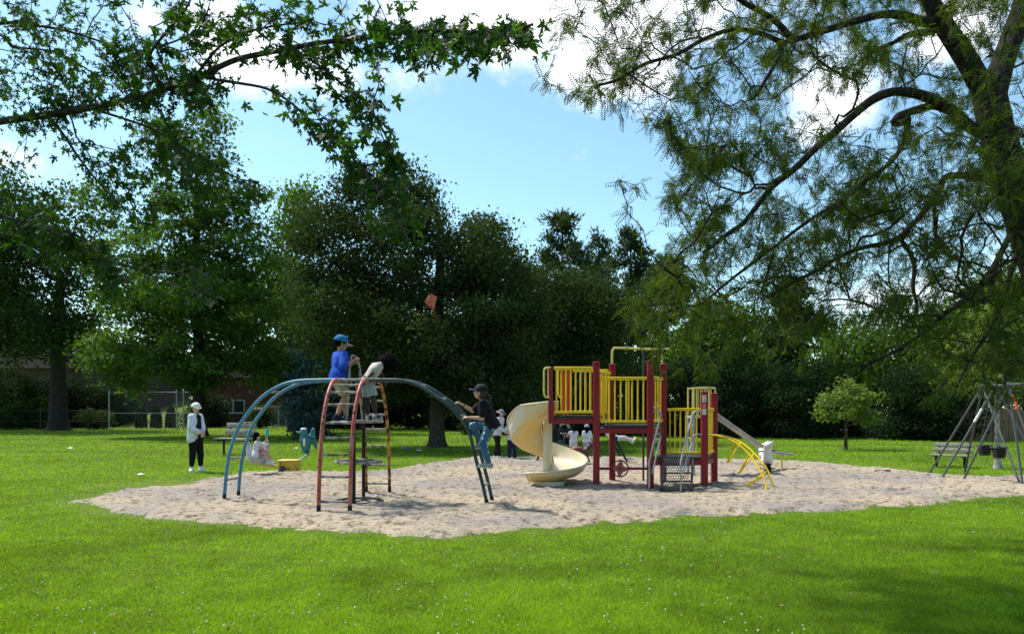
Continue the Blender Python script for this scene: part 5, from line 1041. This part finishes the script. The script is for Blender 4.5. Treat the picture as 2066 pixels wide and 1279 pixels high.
def person(label, H, yaw, pel, feet, hands, lean=(0, 0), head=(0, 0), kneep=None, elbp=None, toes=None, skin=SK_A, top=None, topm=None, sleeve=.5, bottom='pants', botm=None, leglen=1.0, shoe=None, hair='short', hairm=HAIR, hat=None, hatm=None,
           hatm2=None, adult=False, vox=.011, hem=.05, grp=None, handcurl=.8, jacket=None, brimup=0, shoe_toe=None, loose=1.0, neckover=None):
    f = V(math.cos(yaw), math.sin(yaw), 0); r = V(f.y, -f.x, 0); u = V(0, 0, 1)      # r = the person's right
    t = thing('person', label, 'person', tuple(V(pel.x, pel.y, min(feet[0].z, feet[1].z))), grp)
    hh = H/(7.4 if adult else 6.2 if H > 1.15 else 5.8); tl = H*(.30 if adult else .285)
    td = (u*math.cos(lean[0])+f*math.sin(lean[0])); td = (td*math.cos(lean[1])+r*math.sin(lean[1])).normalized(); tf = (f-td*f.dot(td)).normalized(); trr = tf.cross(td).normalized()
    neck = pel+td*tl; hdir = (td*.75+u*.25) if neckover is None else Vector(neckover); hdir = hdir.normalized()
    hc = neck+hdir*(H*.03+hh*.46)
    fa = yaw+head[1]; hf = V(math.cos(fa), math.sin(fa), 0)*math.cos(head[0])+u*(-math.sin(head[0])); hu = (u*math.cos(head[0])+V(math.cos(fa), math.sin(fa), 0)*math.sin(head[0])); hr = hf.cross(hu)
    sw = H*(.078 if adult else .088); sh = [neck-td*H*.035+trr*(-sw), neck-td*H*.035+trr*sw]      # 0 left, 1 right
    hp = [pel-trr*H*.052, pel+trr*H*.052]; ua, la, th_, sn = H*.165, H*.145, H*.235, H*.225
    kp = kneep or [f, f]; ep = elbp or [-f-u*.3, -f-u*.3]; kn, an, el, wr = [], [], [], []
    for i in (0, 1):
        k, a = ik(hp[i], feet[i]+u*H*.045, th_, sn, kp[i]); kn.append(k); an.append(a)
        e, w_ = ik(sh[i], hands[i], ua, la, ep[i]); el.append(e); wr.append(w_)
    def torso(m, g):
        m.cap(hp[0]+u*.0, H*.058+g, hp[1], H*.058+g, 12); m.cap(pel+td*tl*.1, H*.062+g, pel+td*tl*.5, H*.058+g, 14, (1.22, .95), trr)
        for i in (0, 1): m.cap(pel+td*tl*.45+trr*(2*i-1)*H*.025, H*.056+g, sh[i]-td*H*.035-trr*(2*i-1)*H*.03, H*.052+g, 12)
        m.cap(sh[0]+trr*H*.02, H*.036+g, sh[1]-trr*H*.02, H*.036+g, 12); m.cap(pel+td*tl*.3, H*.056+g, neck-td*H*.075, H*.055+g, 14, (1.5, .95), trr)
    m = MB(); torso(m, 0); m.cap(neck-td*H*.03, H*.032, hc-hu*hh*.2, H*.029, 12)
    m.ell(hc+hu*hh*.08-hf*hh*.04, hh*.385, hh*.46, hh*.42, (hr, hf, hu), 18, cut=-.98); m.ell(hc-hu*hh*.17+hf*hh*.10, hh*.29, hh*.31, hh*.34, (hr, hf, hu), 16, cut=-.98)
    m.cap(hc-hu*hh*.02+hf*hh*.38, hh*.035, hc-hu*hh*.12+hf*hh*.47, hh*.05, 8)
    for s in (-1, 1): m.ell(hc-hu*hh*.06+hr*s*hh*.385-hf*hh*.02, hh*.04, hh*.07, hh*.10, (hr, hf, hu), 8, cut=-.98)
    for i in (0, 1):
        m.cap(sh[i], H*.034, el[i], H*.025, 10); m.cap(el[i], H*.026, wr[i], H*.0165, 10)
        m.cap(hp[i], H*.055, kn[i], H*.034, 12); m.cap(kn[i], H*.036, an[i]+(kn[i]-an[i])*.45, H*.034, 12); m.cap(an[i]+(kn[i]-an[i])*.5, H*.033, an[i], H*.021, 10)
        fd = (toes[i] if toes else f); m.cap(an[i]-u*H*.022-fd*H*.02, H*.022, an[i]-u*H*.03+fd*H*.085, H*.018, 10)
        # hand: palm, four fingers of different lengths, thumb from the side
        d = (wr[i]-el[i]).normalized(); pn = (-u-d*(-u).dot(d)); pn = pn.normalized() if pn.length > .05 else tf; sd_ = d.cross(pn).normalized()*(1 if i else -1); hl_ = H*.1; pr_ = max(H*.008, .0075)
        m.cap(wr[i], H*.016, wr[i]+d*hl_*.42, H*.019, 10, (1.25, .7), sd_)
        for k in range(4):
            ln = hl_*(.40, .46, .43, .34)[k]; o_ = wr[i]+d*hl_*.46+sd_*(k-1.5)*H*.0105; c1 = o_+(d*math.cos(.5*handcurl)+pn*math.sin(.5*handcurl))*ln*.5; c2_ = c1+(d*math.cos(1.5*handcurl)+pn*math.sin(1.5*handcurl))*ln*.5
            m.cap(o_, pr_, c1, pr_*.95, 7); m.cap(c1, pr_*.95, c2_, pr_*.8, 7)
        o_ = wr[i]+d*hl_*.16-sd_*H*.014; c1 = o_-sd_*hl_*.16+d*hl_*.16+pn*hl_*.05; m.cap(o_, pr_*1.25, c1, pr_*1.05, 7); m.cap(c1, pr_*1.05, c1+d*hl_*.2+pn*hl_*.08, pr_*.85, 7)
    b = m.remesh('body', min(vox, H*.0072), [skin, EYE, LIP], t, smooth=2)
    org = worg(t); pc = np.array([p.center[:] for p in b.data.polygons])+np.array(org[:]) if len(b.data.polygons) else None
    mi = np.zeros(len(pc), int)
    for s in (-1, 1): e = hc+hu*hh*.03+hr*s*hh*.15+hf*hh*.40; dd = (pc-np.array(e[:])); q = np.abs(dd@np.array(hu[:]))/(.035*hh); q2 = np.abs(dd@np.array(hr[:]))/(.07*hh); mi[(q*q+q2*q2 < 1) & (dd@np.array(hf[:]) > -.12*hh)] = 1
    e = hc-hu*hh*.25+hf*hh*.38; dd = (pc-np.array(e[:])); q = np.abs(dd@np.array(hu[:]))/(.03*hh); q2 = np.abs(dd@np.array(hr[:]))/(.11*hh); mi[(q*q+q2*q2 < 1) & (dd@np.array(hf[:]) > -.12*hh)] = 2
    b.data.polygons.foreach_set('material_index', mi)
    g = H*.009*loose+.003
    def shirt(g2, sl, hm, mt, nm):
        m = MB(); torso(m, g2); m.cap(pel+td*tl*.05, H*.064+g2, pel-td*hm*H*.0+td*tl*.3, H*.06+g2, 14, (1.28, 1.0), trr)
        if hm: m.lathe(pel-td*hm*H, [(H*.066+g2, 0), (H*.064+g2, tl*.25), (H*.052, tl*.6)], 16, (trr*1.62, tf*1.12, td))
        for i in (0, 1):
            if sl <= 1: m.cap(sh[i]+(el[i]-sh[i])*-.02, H*.037+g2, sh[i]+(el[i]-sh[i])*sl*1.15, H*.034+g2*1.3, 10)
            else: m.cap(sh[i], H*.036+g2, el[i], H*.029+g2, 10); m.cap(el[i], H*.029+g2, el[i]+(wr[i]-el[i])*(sl-1), H*.022+g2, 10)
        m.cap(neck-td*H*.035, H*.034+g2*.6, neck-td*H*.005, H*.030+g2*.4, 10)
        return m.remesh(nm, vox, mt, t, smooth=3)
    if bottom:
        m = MB(); m.cap(hp[0], H*.060+g, hp[1], H*.060+g, 12); m.cap(pel-td*H*.0, H*.062+g, pel+td*H*.06, H*.060+g, 12, (1.2, 1), trr)
        for i in (0, 1):
            if bottom == 'shorts': m.cap(hp[i]-u*.0, H*.058+g, hp[i]+(kn[i]-hp[i])*.55*leglen, H*.055+g, 12); e_ = hp[i]+(kn[i]-hp[i])*.78*leglen; m.lathe(e_, [(H*.056+g, 0), (H*.054+g, H*.09)], 12, (*frame(kn[i]-hp[i])[:2], (hp[i]-kn[i]).normalized()))
            else:
                e_ = kn[i]+(an[i]-kn[i])*leglen; m.cap(hp[i], H*.057+g, kn[i], H*.037+g, 12); m.cap(kn[i], H*.038+g, kn[i]+(e_-kn[i])*.5, H*.034+g, 12); m.cap(kn[i]+(e_-kn[i])*.4, H*.035+g, e_, H*.023+g, 12)
        m.remesh('shorts' if bottom == 'shorts' else 'trousers', vox, botm, t, smooth=3)
    if topm: shirt(g+.006, sleeve, hem, topm, 'shirt')
    if jacket:
        m = MB(); g2 = g+.009; torso(m, g2-.002)
        for i in (0, 1):
            s = 2*i-1; m.cap(pel+td*tl*.02+trr*s*H*.052-tf*H*.004, H*.052+g2, sh[i]-td*H*.04-trr*s*H*.03-tf*H*.010, H*.05+g2, 12); m.cap(sh[i], H*.032+g2, el[i], H*.026+g2, 10); m.cap(el[i], H*.026+g2, el[i]+(wr[i]-el[i])*.85, H*.021+g2, 10)
            m.cap(pel-td*H*.055+trr*s*H*.058-tf*H*.004, H*.054+g2, pel+td*tl*.2+trr*s*H*.05-tf*H*.006, H*.054+g2, 12)
        m.cap(sh[0]-tf*H*.01, H*.034+g2, sh[1]-tf*H*.01, H*.034+g2, 10); m.cap(pel+td*tl*.1-tf*H*.03, H*.05+g2, pel+td*tl*.8-tf*H*.03, H*.05+g2, 12)
        m.remesh('jacket', vox, jacket, t, smooth=3)
    for i in (0, 1):
        fd = (toes[i] if toes else f); a_ = an[i]; sdf_ = fd.cross(u); fu = sdf_.cross(fd).normalized(); m = MB(); so_ = a_-fu*H*.030
        m.cap(so_-fd*H*.025+fu*.005, H*.030, so_+fd*H*.045, H*.029, 12, (1.05, .95)); m.cap(so_+fd*H*.04-fu*.006, H*.028, so_+fd*H*.095-fu*.008, H*.023, 12); m.cap(a_-fd*.01-fu*.01, H*.028, a_+fu*H*.006, H*.027, 10)
        o = m.remesh('shoe', vox*.9, (shoe or M_white), t, smooth=2); q = MB(); q.cap(so_-fd*H*.025-fu*H*.022, H*.026, so_+fd*H*.095-fu*H*.022, H*.024, 12, (1, .35), sdf_); q.build('sole', M_white, o)
    if hair:
        m = MB(); X_ = (hr, hf, hu)
        if hair == 'afro':
            m.ell(hc+hu*hh*.18-hf*hh*.06, hh*.86, hh*.82, hh*.80, X_, 20, cut=-.95); rg = random.Random(4)
            for k in range(150):
                d = V(rg.gauss(0, 1), rg.gauss(0, 1), rg.gauss(0, 1)).normalized()
                if d.dot(-hf*-.6-hu*.8) > .55: continue
                m.ell(hc+hu*hh*.18-hf*hh*.06+d*hh*.78, hh*.13, hh*.13, hh*.13, None, 6, cut=-.95)
        else:
            m.ell(hc+hu*hh*.11-hf*hh*.09, hh*.43, hh*.46, hh*.44, X_, 18, cut=-.5); m.ell(hc-hu*hh*.02-hf*hh*.15, hh*.38, hh*.35, hh*.32, X_, 16, cut=-.9)
            if hair in ('long', 'pony'): m.ell(hc-hu*hh*.18-hf*hh*.2, hh*.36, hh*.28, hh*.42, X_, 14, cut=-.95)
            if hair == 'long': m.cap(hc-hu*hh*.2-hf*hh*.25, hh*.30, neck-td*H*.05-tf*H*.05, hh*.20, 12, (1.2, .6), hr)
            if hair == 'pony':
                b0 = hc-hf*hh*.42-hu*hh*.02; pts = [b0, b0-hf*hh*.35-hu*hh*.25, neck-tf*H*.075-td*H*.03, neck-tf*H*.08-td*H*.10]
                for a_, c_, r1, r2 in zip(pts, pts[1:], (.08, .10, .09), (.10, .09, .03)): m.cap(a_, hh*r1, c_, hh*r2, 10)
        m.remesh('hair', vox*.8 if hair != 'afro' else .012, hairm, t, smooth=1 if hair == 'afro' else 3)
    if hat:
        X_ = (hr, hf, hu); m = MB(); 
        m.ell(hc+hu*hh*.10-hf*hh*.05, hh*.475, hh*.52, hh*.485, X_, 20, cut=-.06)
        m.remesh('cap' if hat == 'cap' else 'sun_hat', vox*.7, hatm, t, smooth=2); q = MB(); c_ = hc+hu*hh*.16; n = 17; pts = []
        if hat == 'cap':
            for k in range(n): a_ = math.pi*k/(n-1); pts.append((math.cos(a_)*hh*.36, math.sin(a_)))
            vs = []; 
            for zz in (0, -.012):
                vs += [c_+hr*x+hf*(hh*.30+y*hh*.52)+hu*(zz-(x/hh)**2*hh*.45-y*hh*(.08-brimup)) for x, y in pts]
            q.add(vs, [tuple(range(n)), tuple(reversed(range(n, 2*n)))]+[(i, n+i, n+(i+1) % n, (i+1) % n) for i in range(n)]); q.build('brim', hatm2 or hatm, t)
        else: q.lathe(c_-hu*hh*.04-hf*hh*.05, [(hh*.44, .012), (hh*.78, -hh*.06), (hh*.80, -hh*.07), (hh*.44, -.004)], 24, (hr, hf, hu)); q.build('brim', hatm, t)
    return t, dict(wr=wr, el=el, sh=sh, neck=neck, hc=hc, pel=pel, tf=tf, td=td, kn=kn, an=an, f=f, r=r)
# woman on the grass edge
p = mid(395, 16.9); yaw = R(-20); f = V(math.cos(yaw), math.sin(yaw), 0); r = V(f.y, -f.x, 0)
tw, j = person('woman in white cap, white open jacket and cropped black trousers standing on the grass edge', 1.60, yaw, p+V(-.01, 0, .83), [p-r*.09+V(.05, 0, 0), p+r*.08+V(-.04, 0, 0)], [p+f*.17+r*-.02+V(0, 0, .93), p+f*.19+r*.06+V(0, 0, .90)], lean=(R(2), 0), head=(R(6), R(-20)), skin=SK_B,
       jacket=cloth('white_jacket', (.68, .66, .74)), botm=cloth('black_trousers', (.010, .010, .012)), leglen=.78, shoe=cloth('white_sneaker', (.72, .72, .72)), hat='cap', hatm=cloth('white_cap', (.78, .77, .74)), hair='short', hairm=HAIR, adult=True, vox=.012,
       elbp=[-f*.6-r*.8, -f*.6+r*.8], toes=[V(.75, -.6, 0).normalized(), V(.35, -.9, 0).normalized()])
m = MB(); c_ = j['pel']+j['td']*.09+j['tf']*.095; n_ = j['neck']-j['td']*.05+j['tf']*.078; m.cap(c_+j['r']*.012, .055, n_+j['r']*.008, .045, 14, (1.75, .8), j['r']); m.cap(n_, .040, j['neck']+j['tf']*.02, .04, 12); m.cap(c_-j['td']*.12, .05, c_, .048, 12); m.remesh('shirt', .012, cloth('black_top', (.012, .012, .014)), tw, smooth=3)
m = MB(); hc = j['hc']; hf = V(math.cos(yaw+R(-20)), math.sin(yaw+R(-20)), 0); hr = V(hf.y, -hf.x, 0)
for s in (-1, 1): m.ell(hc+hf*.098+hr*s*.034+V(0, 0, .008), .026, .006, .018, (hr, hf, V(0, 0, 1)), 12, cut=-.95)
m.tube([hc+hf*.1-hr*.01+V(0, 0, .012), hc+hf*.1+hr*.01+V(0, 0, .012)], .003, 5); m.build('sunglasses', mat('sunglass', (.05, .02, .015), .1), tw)
# boy in blue standing on the climber platform
zp = 1.285; yaw = R(38); f = V(math.cos(yaw), math.sin(yaw), 0); r = V(f.y, -f.x, 0); D = 11.2
pel = P(681, 762, D); fl = V(XP(679, 11.12), 11.12, zp); frr = V(XP(698, 11.25), 11.25, zp)
tb, j = person('boy in bright blue cap and blue shirt standing on top of the arch climber', 1.36, yaw, pel, [frr+f*.0, fl], [P(710, 734, 11.25), P(713, 727, 11.15)], lean=(R(8), R(-2)), head=(R(16), R(-12)), skin=SK_A, topm=cloth('blue_tshirt', (.015, .055, .36), (.02, .08, .44)), sleeve=.78, hem=.03,
       bottom='shorts', botm=cloth('khaki_shorts', (.40, .34, .24)), leglen=1.05, shoe=cloth('navy_shoe', (.02, .025, .05)), hat='cap', hatm=cloth('blue_cap', (.02, .15, .36)), hatm2=cloth('cap_brim', (.42, .45, .47)), hair='short', vox=.009, elbp=[V(.3, -.2, -1), V(.2, -.6, -1)], loose=1.0, handcurl=1.1)
# bending child with round afro hair
yaw = R(32); f = V(1, .08, 0).normalized(); r = V(f.y, -f.x, 0)
ta, j = person('child with large round afro hair and white shirt bending over the climber top', 1.15, yaw, P(741, 770, 11.45), [V(XP(740, 11.45), 11.5, zp), V(XP(760, 11.35), 11.3, zp)], [P(775, 768, 11.7), P(733, 772, 11.2)], lean=(R(34), 0), head=(R(50), 0), neckover=V(.75, .2, -.15), skin=SK_D,
       topm=cloth('white_tshirt', (.48, .44, .39), (.36, .33, .29)), sleeve=.5, bottom='shorts', botm=cloth('pale_shorts', (.40, .44, .48)), leglen=1.1, shoe=mat('sneaker_grey', (.35, .35, .35), .7, col2=(.04, .04, .04), nscale=22, lo=.48, hi=.52), hair='afro', vox=.009, loose=1.5, elbp=[V(0, 1, .2), V(-1, -.3, .6)], toes=[V(.35, -.93, 0), V(.85, -.5, 0).normalized()])
# girl climbing the green arch
def dots():
    m = cloth('dotted_jeans', (.055, .125, .20), (.04, .10, .17)); t = m.node_tree; b = t.nodes['Principled BSDF']; src = b.inputs['Base Color'].links[0].from_socket
    co = t.nodes.new('ShaderNodeTexCoord'); v = t.nodes.new('ShaderNodeTexVoronoi'); v.inputs['Scale'].default_value = 15; v.inputs['Randomness'].default_value = .35; t.links.new(co.outputs['Object'], v.inputs['Vector'])
    c = t.nodes.new('ShaderNodeMath'); c.operation = 'LESS_THAN'; c.inputs[1].default_value = .24; t.links.new(v.outputs['Distance'], c.inputs[0])
    x = t.nodes.new('ShaderNodeMix'); x.data_type = 'RGBA'; t.links.new(c.outputs[0], x.inputs[0]); t.links.new(src, x.inputs[6]); x.inputs[7].default_value = (.55, .6, .62, 1); t.links.new(x.outputs[2], b.inputs['Base Color']); return m
D = 10.62; yaw = R(172); f = V(math.cos(yaw), math.sin(yaw), 0); r = V(f.y, -f.x, 0)
tg, j = person('girl in black shirt, purple cap and dotted blue jeans climbing the green arch', 1.27, yaw, P(993, 856, D), [P(986, 942, D-.12), P(972, 903, D+.10)], [P(947, 842, D-.14), P(932, 816, D+.10)], lean=(R(22), 0), head=(R(-8), R(-2)), skin=SK_B,
       topm=cloth('black_tshirt', (.010, .010, .016)), sleeve=.6, botm=dots(), leglen=.94, shoe=cloth('beige_shoe', (.30, .29, .27)), hat='cap', hatm=mat('black_cap', (.012, .011, .014), .8, spec=.2), hatm2=cloth('purple_brim', (.20, .10, .38)), hair='pony', hairm=HAIRB, vox=.009,
       kneep=[f+V(0, 0, .3), f+V(0, 0, .6)], elbp=[V(0, -.2, -1), V(.1, .3, -.9)], toes=[V(-.97, -.1, .1).normalized(), V(-.97, 0, .05).normalized()], brimup=.06, loose=.9)
m = MB(); m.tube([j['wr'][1]+(j['el'][1]-j['wr'][1])*.12, j['wr'][1]+(j['el'][1]-j['wr'][1])*.22], .0245, 10); m.build('wristband', M_black, tg)
# child on the swan seat with a bottle
yaw = R(20); f = V(math.cos(yaw), math.sin(yaw), 0); D = 15.6
ts, j = person('small child in white shirt sitting on the white swan seat holding a teal bottle', .95, yaw, P(517, 916, D), [P(541, 935, D-.1), P(545, 932, D+.1)], [P(536, 892, D), P(538, 885, D-.05)], lean=(R(2), 0), head=(R(12), R(20)), skin=SK_B, topm=cloth('white_tee', (.62, .60, .62)), sleeve=.9,
       bottom='shorts', botm=mat('striped_shorts', (.45, .06, .10), .8, col2=(.6, .5, .5), nscale=26, lo=.5, hi=.54), shoe=cloth('pale_sneaker', (.6, .6, .6)), hair='long', vox=.009, kneep=[f*.4+V(0, 0, 1), f*.4+V(0, 0, 1)], elbp=[V(0, 0, -1), V(0, 0, -1)])
bt = P(539, 874, D-.05); m = MB(); m.lathe(bt+V(0, 0, -.07), [(.034, 0), (.034, .13), (.02, .16), (.02, .18)], 12); o = m.build('water_bottle', mat('teal_bottle', (.02, .32, .32), .25), loc=tuple(bt+V(0, 0, -.07))); tag(o, 'teal water bottle held by the child on the swan seat', 'bottle')
# group standing beyond the slide
SHW, SHN = cloth('white_shirt_far', (.62, .62, .63)), cloth('dark_shirt_far', (.02, .022, .03))
p = mid(1004, 20.8); yaw = R(-30); f = V(math.cos(yaw), math.sin(yaw), 0)
tp_, j = person('person in grey hat, white shirt and black leggings leaning forward behind the climbing girl', 1.42, yaw, p+V(-.02, 0, .76), [p+V(-.07, .05, 0), p+V(.05, -.05, 0)], [p+V(.26, -.05, .80), p+V(.22, -.1, .78)], lean=(R(16), 0), head=(R(20), R(0)), skin=SK_B, topm=SHW, sleeve=1.6, botm=cloth('black_leggings', (.012, .012, .014)), leglen=.95,
       shoe=M_white, hat='sun', hatm=cloth('grey_hat', (.20, .19, .18)), hair='long', vox=.014, adult=True)
b0 = j['neck']-j['tf']*.20-j['td']*.22; m = MB(); m.cbox(b0, (.24, .13, .32), .03, (j['r'], j['f'], V(0, 0, 1))); m.cbox(b0-j['f']*.075+V(0, 0, -.06), (.18, .05, .15), .015, (j['r'], j['f'], V(0, 0, 1))); o = m.build('backpack', cloth('blue_backpack', (.03, .11, .20)), loc=tuple(b0)); tag(o, 'blue backpack worn by the person in the grey hat', 'backpack')
def stand(label, px, D, H, yawd, **k):
    p = mid(px, D); yaw = R(yawd); f = V(math.cos(yaw), math.sin(yaw), 0); r = V(f.y, -f.x, 0); hz_ = k.pop('hz', .62); zb = k.pop('zb', 0); p = p+V(0, 0, zb)
    return person(label, H, yaw, p+V(0, 0, H*.505), [p-r*H*.065, p+r*H*.065], k.pop('hands', [p+f*H*.16-r*.08+V(0, 0, H*hz_), p+f*H*.16+r*.08+V(0, 0, H*hz_)]), vox=.014, elbp=[-f*.5-r-V(0, 0, .3), -f*.5+r-V(0, 0, .3)], **k)
stand('child in white shirt and navy leggings standing half behind the spiral slide', 1033, 20.8, 1.22, -80, skin=SK_B, topm=SHW, botm=cloth('navy_leggings', (.02, .025, .07)), hair='long', head=(R(10), 0))
stand('child in white cap and dark shirt facing right beneath the upper deck', 1131, 22.2, 1.10, -20, skin=SK_B, topm=SHN, botm=cloth('denim_far', (.06, .09, .14)), hat='cap', hatm=SHW, hair='long', head=(R(20), 0), zb=-.0)
stand('child in dark sleeveless top between the white capped child and the dark haired child', 1147, 22.8, 1.0, -120, skin=SK_B, topm=SHN, sleeve=.1, botm=cloth('dark_shorts', (.02, .02, .025)), bottom='shorts', hair='short', head=(R(12), 0))
stand('dark haired child in sleeveless white top seen from behind under the deck', 1157, 21.6, .97, 100, skin=SK_A, topm=SHW, sleeve=.1, botm=SHW, bottom='shorts', hair='pony')
stand('child in pale cap, white shirt and pale shorts left of the tall maroon post', 1184, 21.6, .98, 80, skin=SK_B, topm=SHW, sleeve=.6, botm=cloth('pale_denim', (.35, .42, .5)), bottom='shorts', hat='cap', hatm=cloth('grey_cap', (.35, .38, .42)), hair='long', hands=[mid(1178, 21.6)+V(-.02, 0, .4), mid(1191, 21.6)+V(.05, 0, .42)])
# swinging child and the swing
D = 20.3; pel = P(1243, 884, D); yaw = R(4); f = V(math.cos(yaw), math.sin(yaw), 0); bm_ = ap1+(ap2-ap1)*.35
sw_t = thing('belt_swing', 'black belt swing flying right with a child in white on it', 'swing', tuple(pel)); m = MB(); m.tube(smoothpath([pel+V(-.02, -.2, .05), pel+V(0, -.14, -.07), pel+V(0, .14, -.07), pel+V(-.02, .2, .05)], 4), .025, 8); m.build('seat', M_black, sw_t)
for s in (-1, 1): m = MB(); m.tube([pel+V(-.02, s*.2, .05), V(bm_.x+.0, D+s*.25, 2.3)], .007, 6); m.build('chain', M_grey, sw_t)
hd0 = [pel+(V(bm_.x, D-.25, 2.3)-pel)*.27+V(0, .0, 0), pel+(V(bm_.x, D+.25, 2.3)-pel)*.27]
person('child in white clothes lying back on the swing with legs stretched to the right', 1.02, yaw, pel, [P(1277, 892, D-.08)-V(.03, 0, .02), P(1281, 889, D+.08)-V(.03, 0, .02)], [hd0[1], hd0[0]], lean=(R(-62), 0), head=(R(-35), 0), skin=SK_B, topm=SHW, sleeve=1.5, botm=cloth('pinkish_trousers', (.58, .50, .52)), shoe=M_white, hair='short', hat='cap', hatm=SHW,
       vox=.012, kneep=[V(0, 0, 1), V(0, 0, 1)], toes=[V(.5, 0, .85).normalized()]*2, elbp=[V(-1, 0, -.5), V(-1, 0, -.5)])
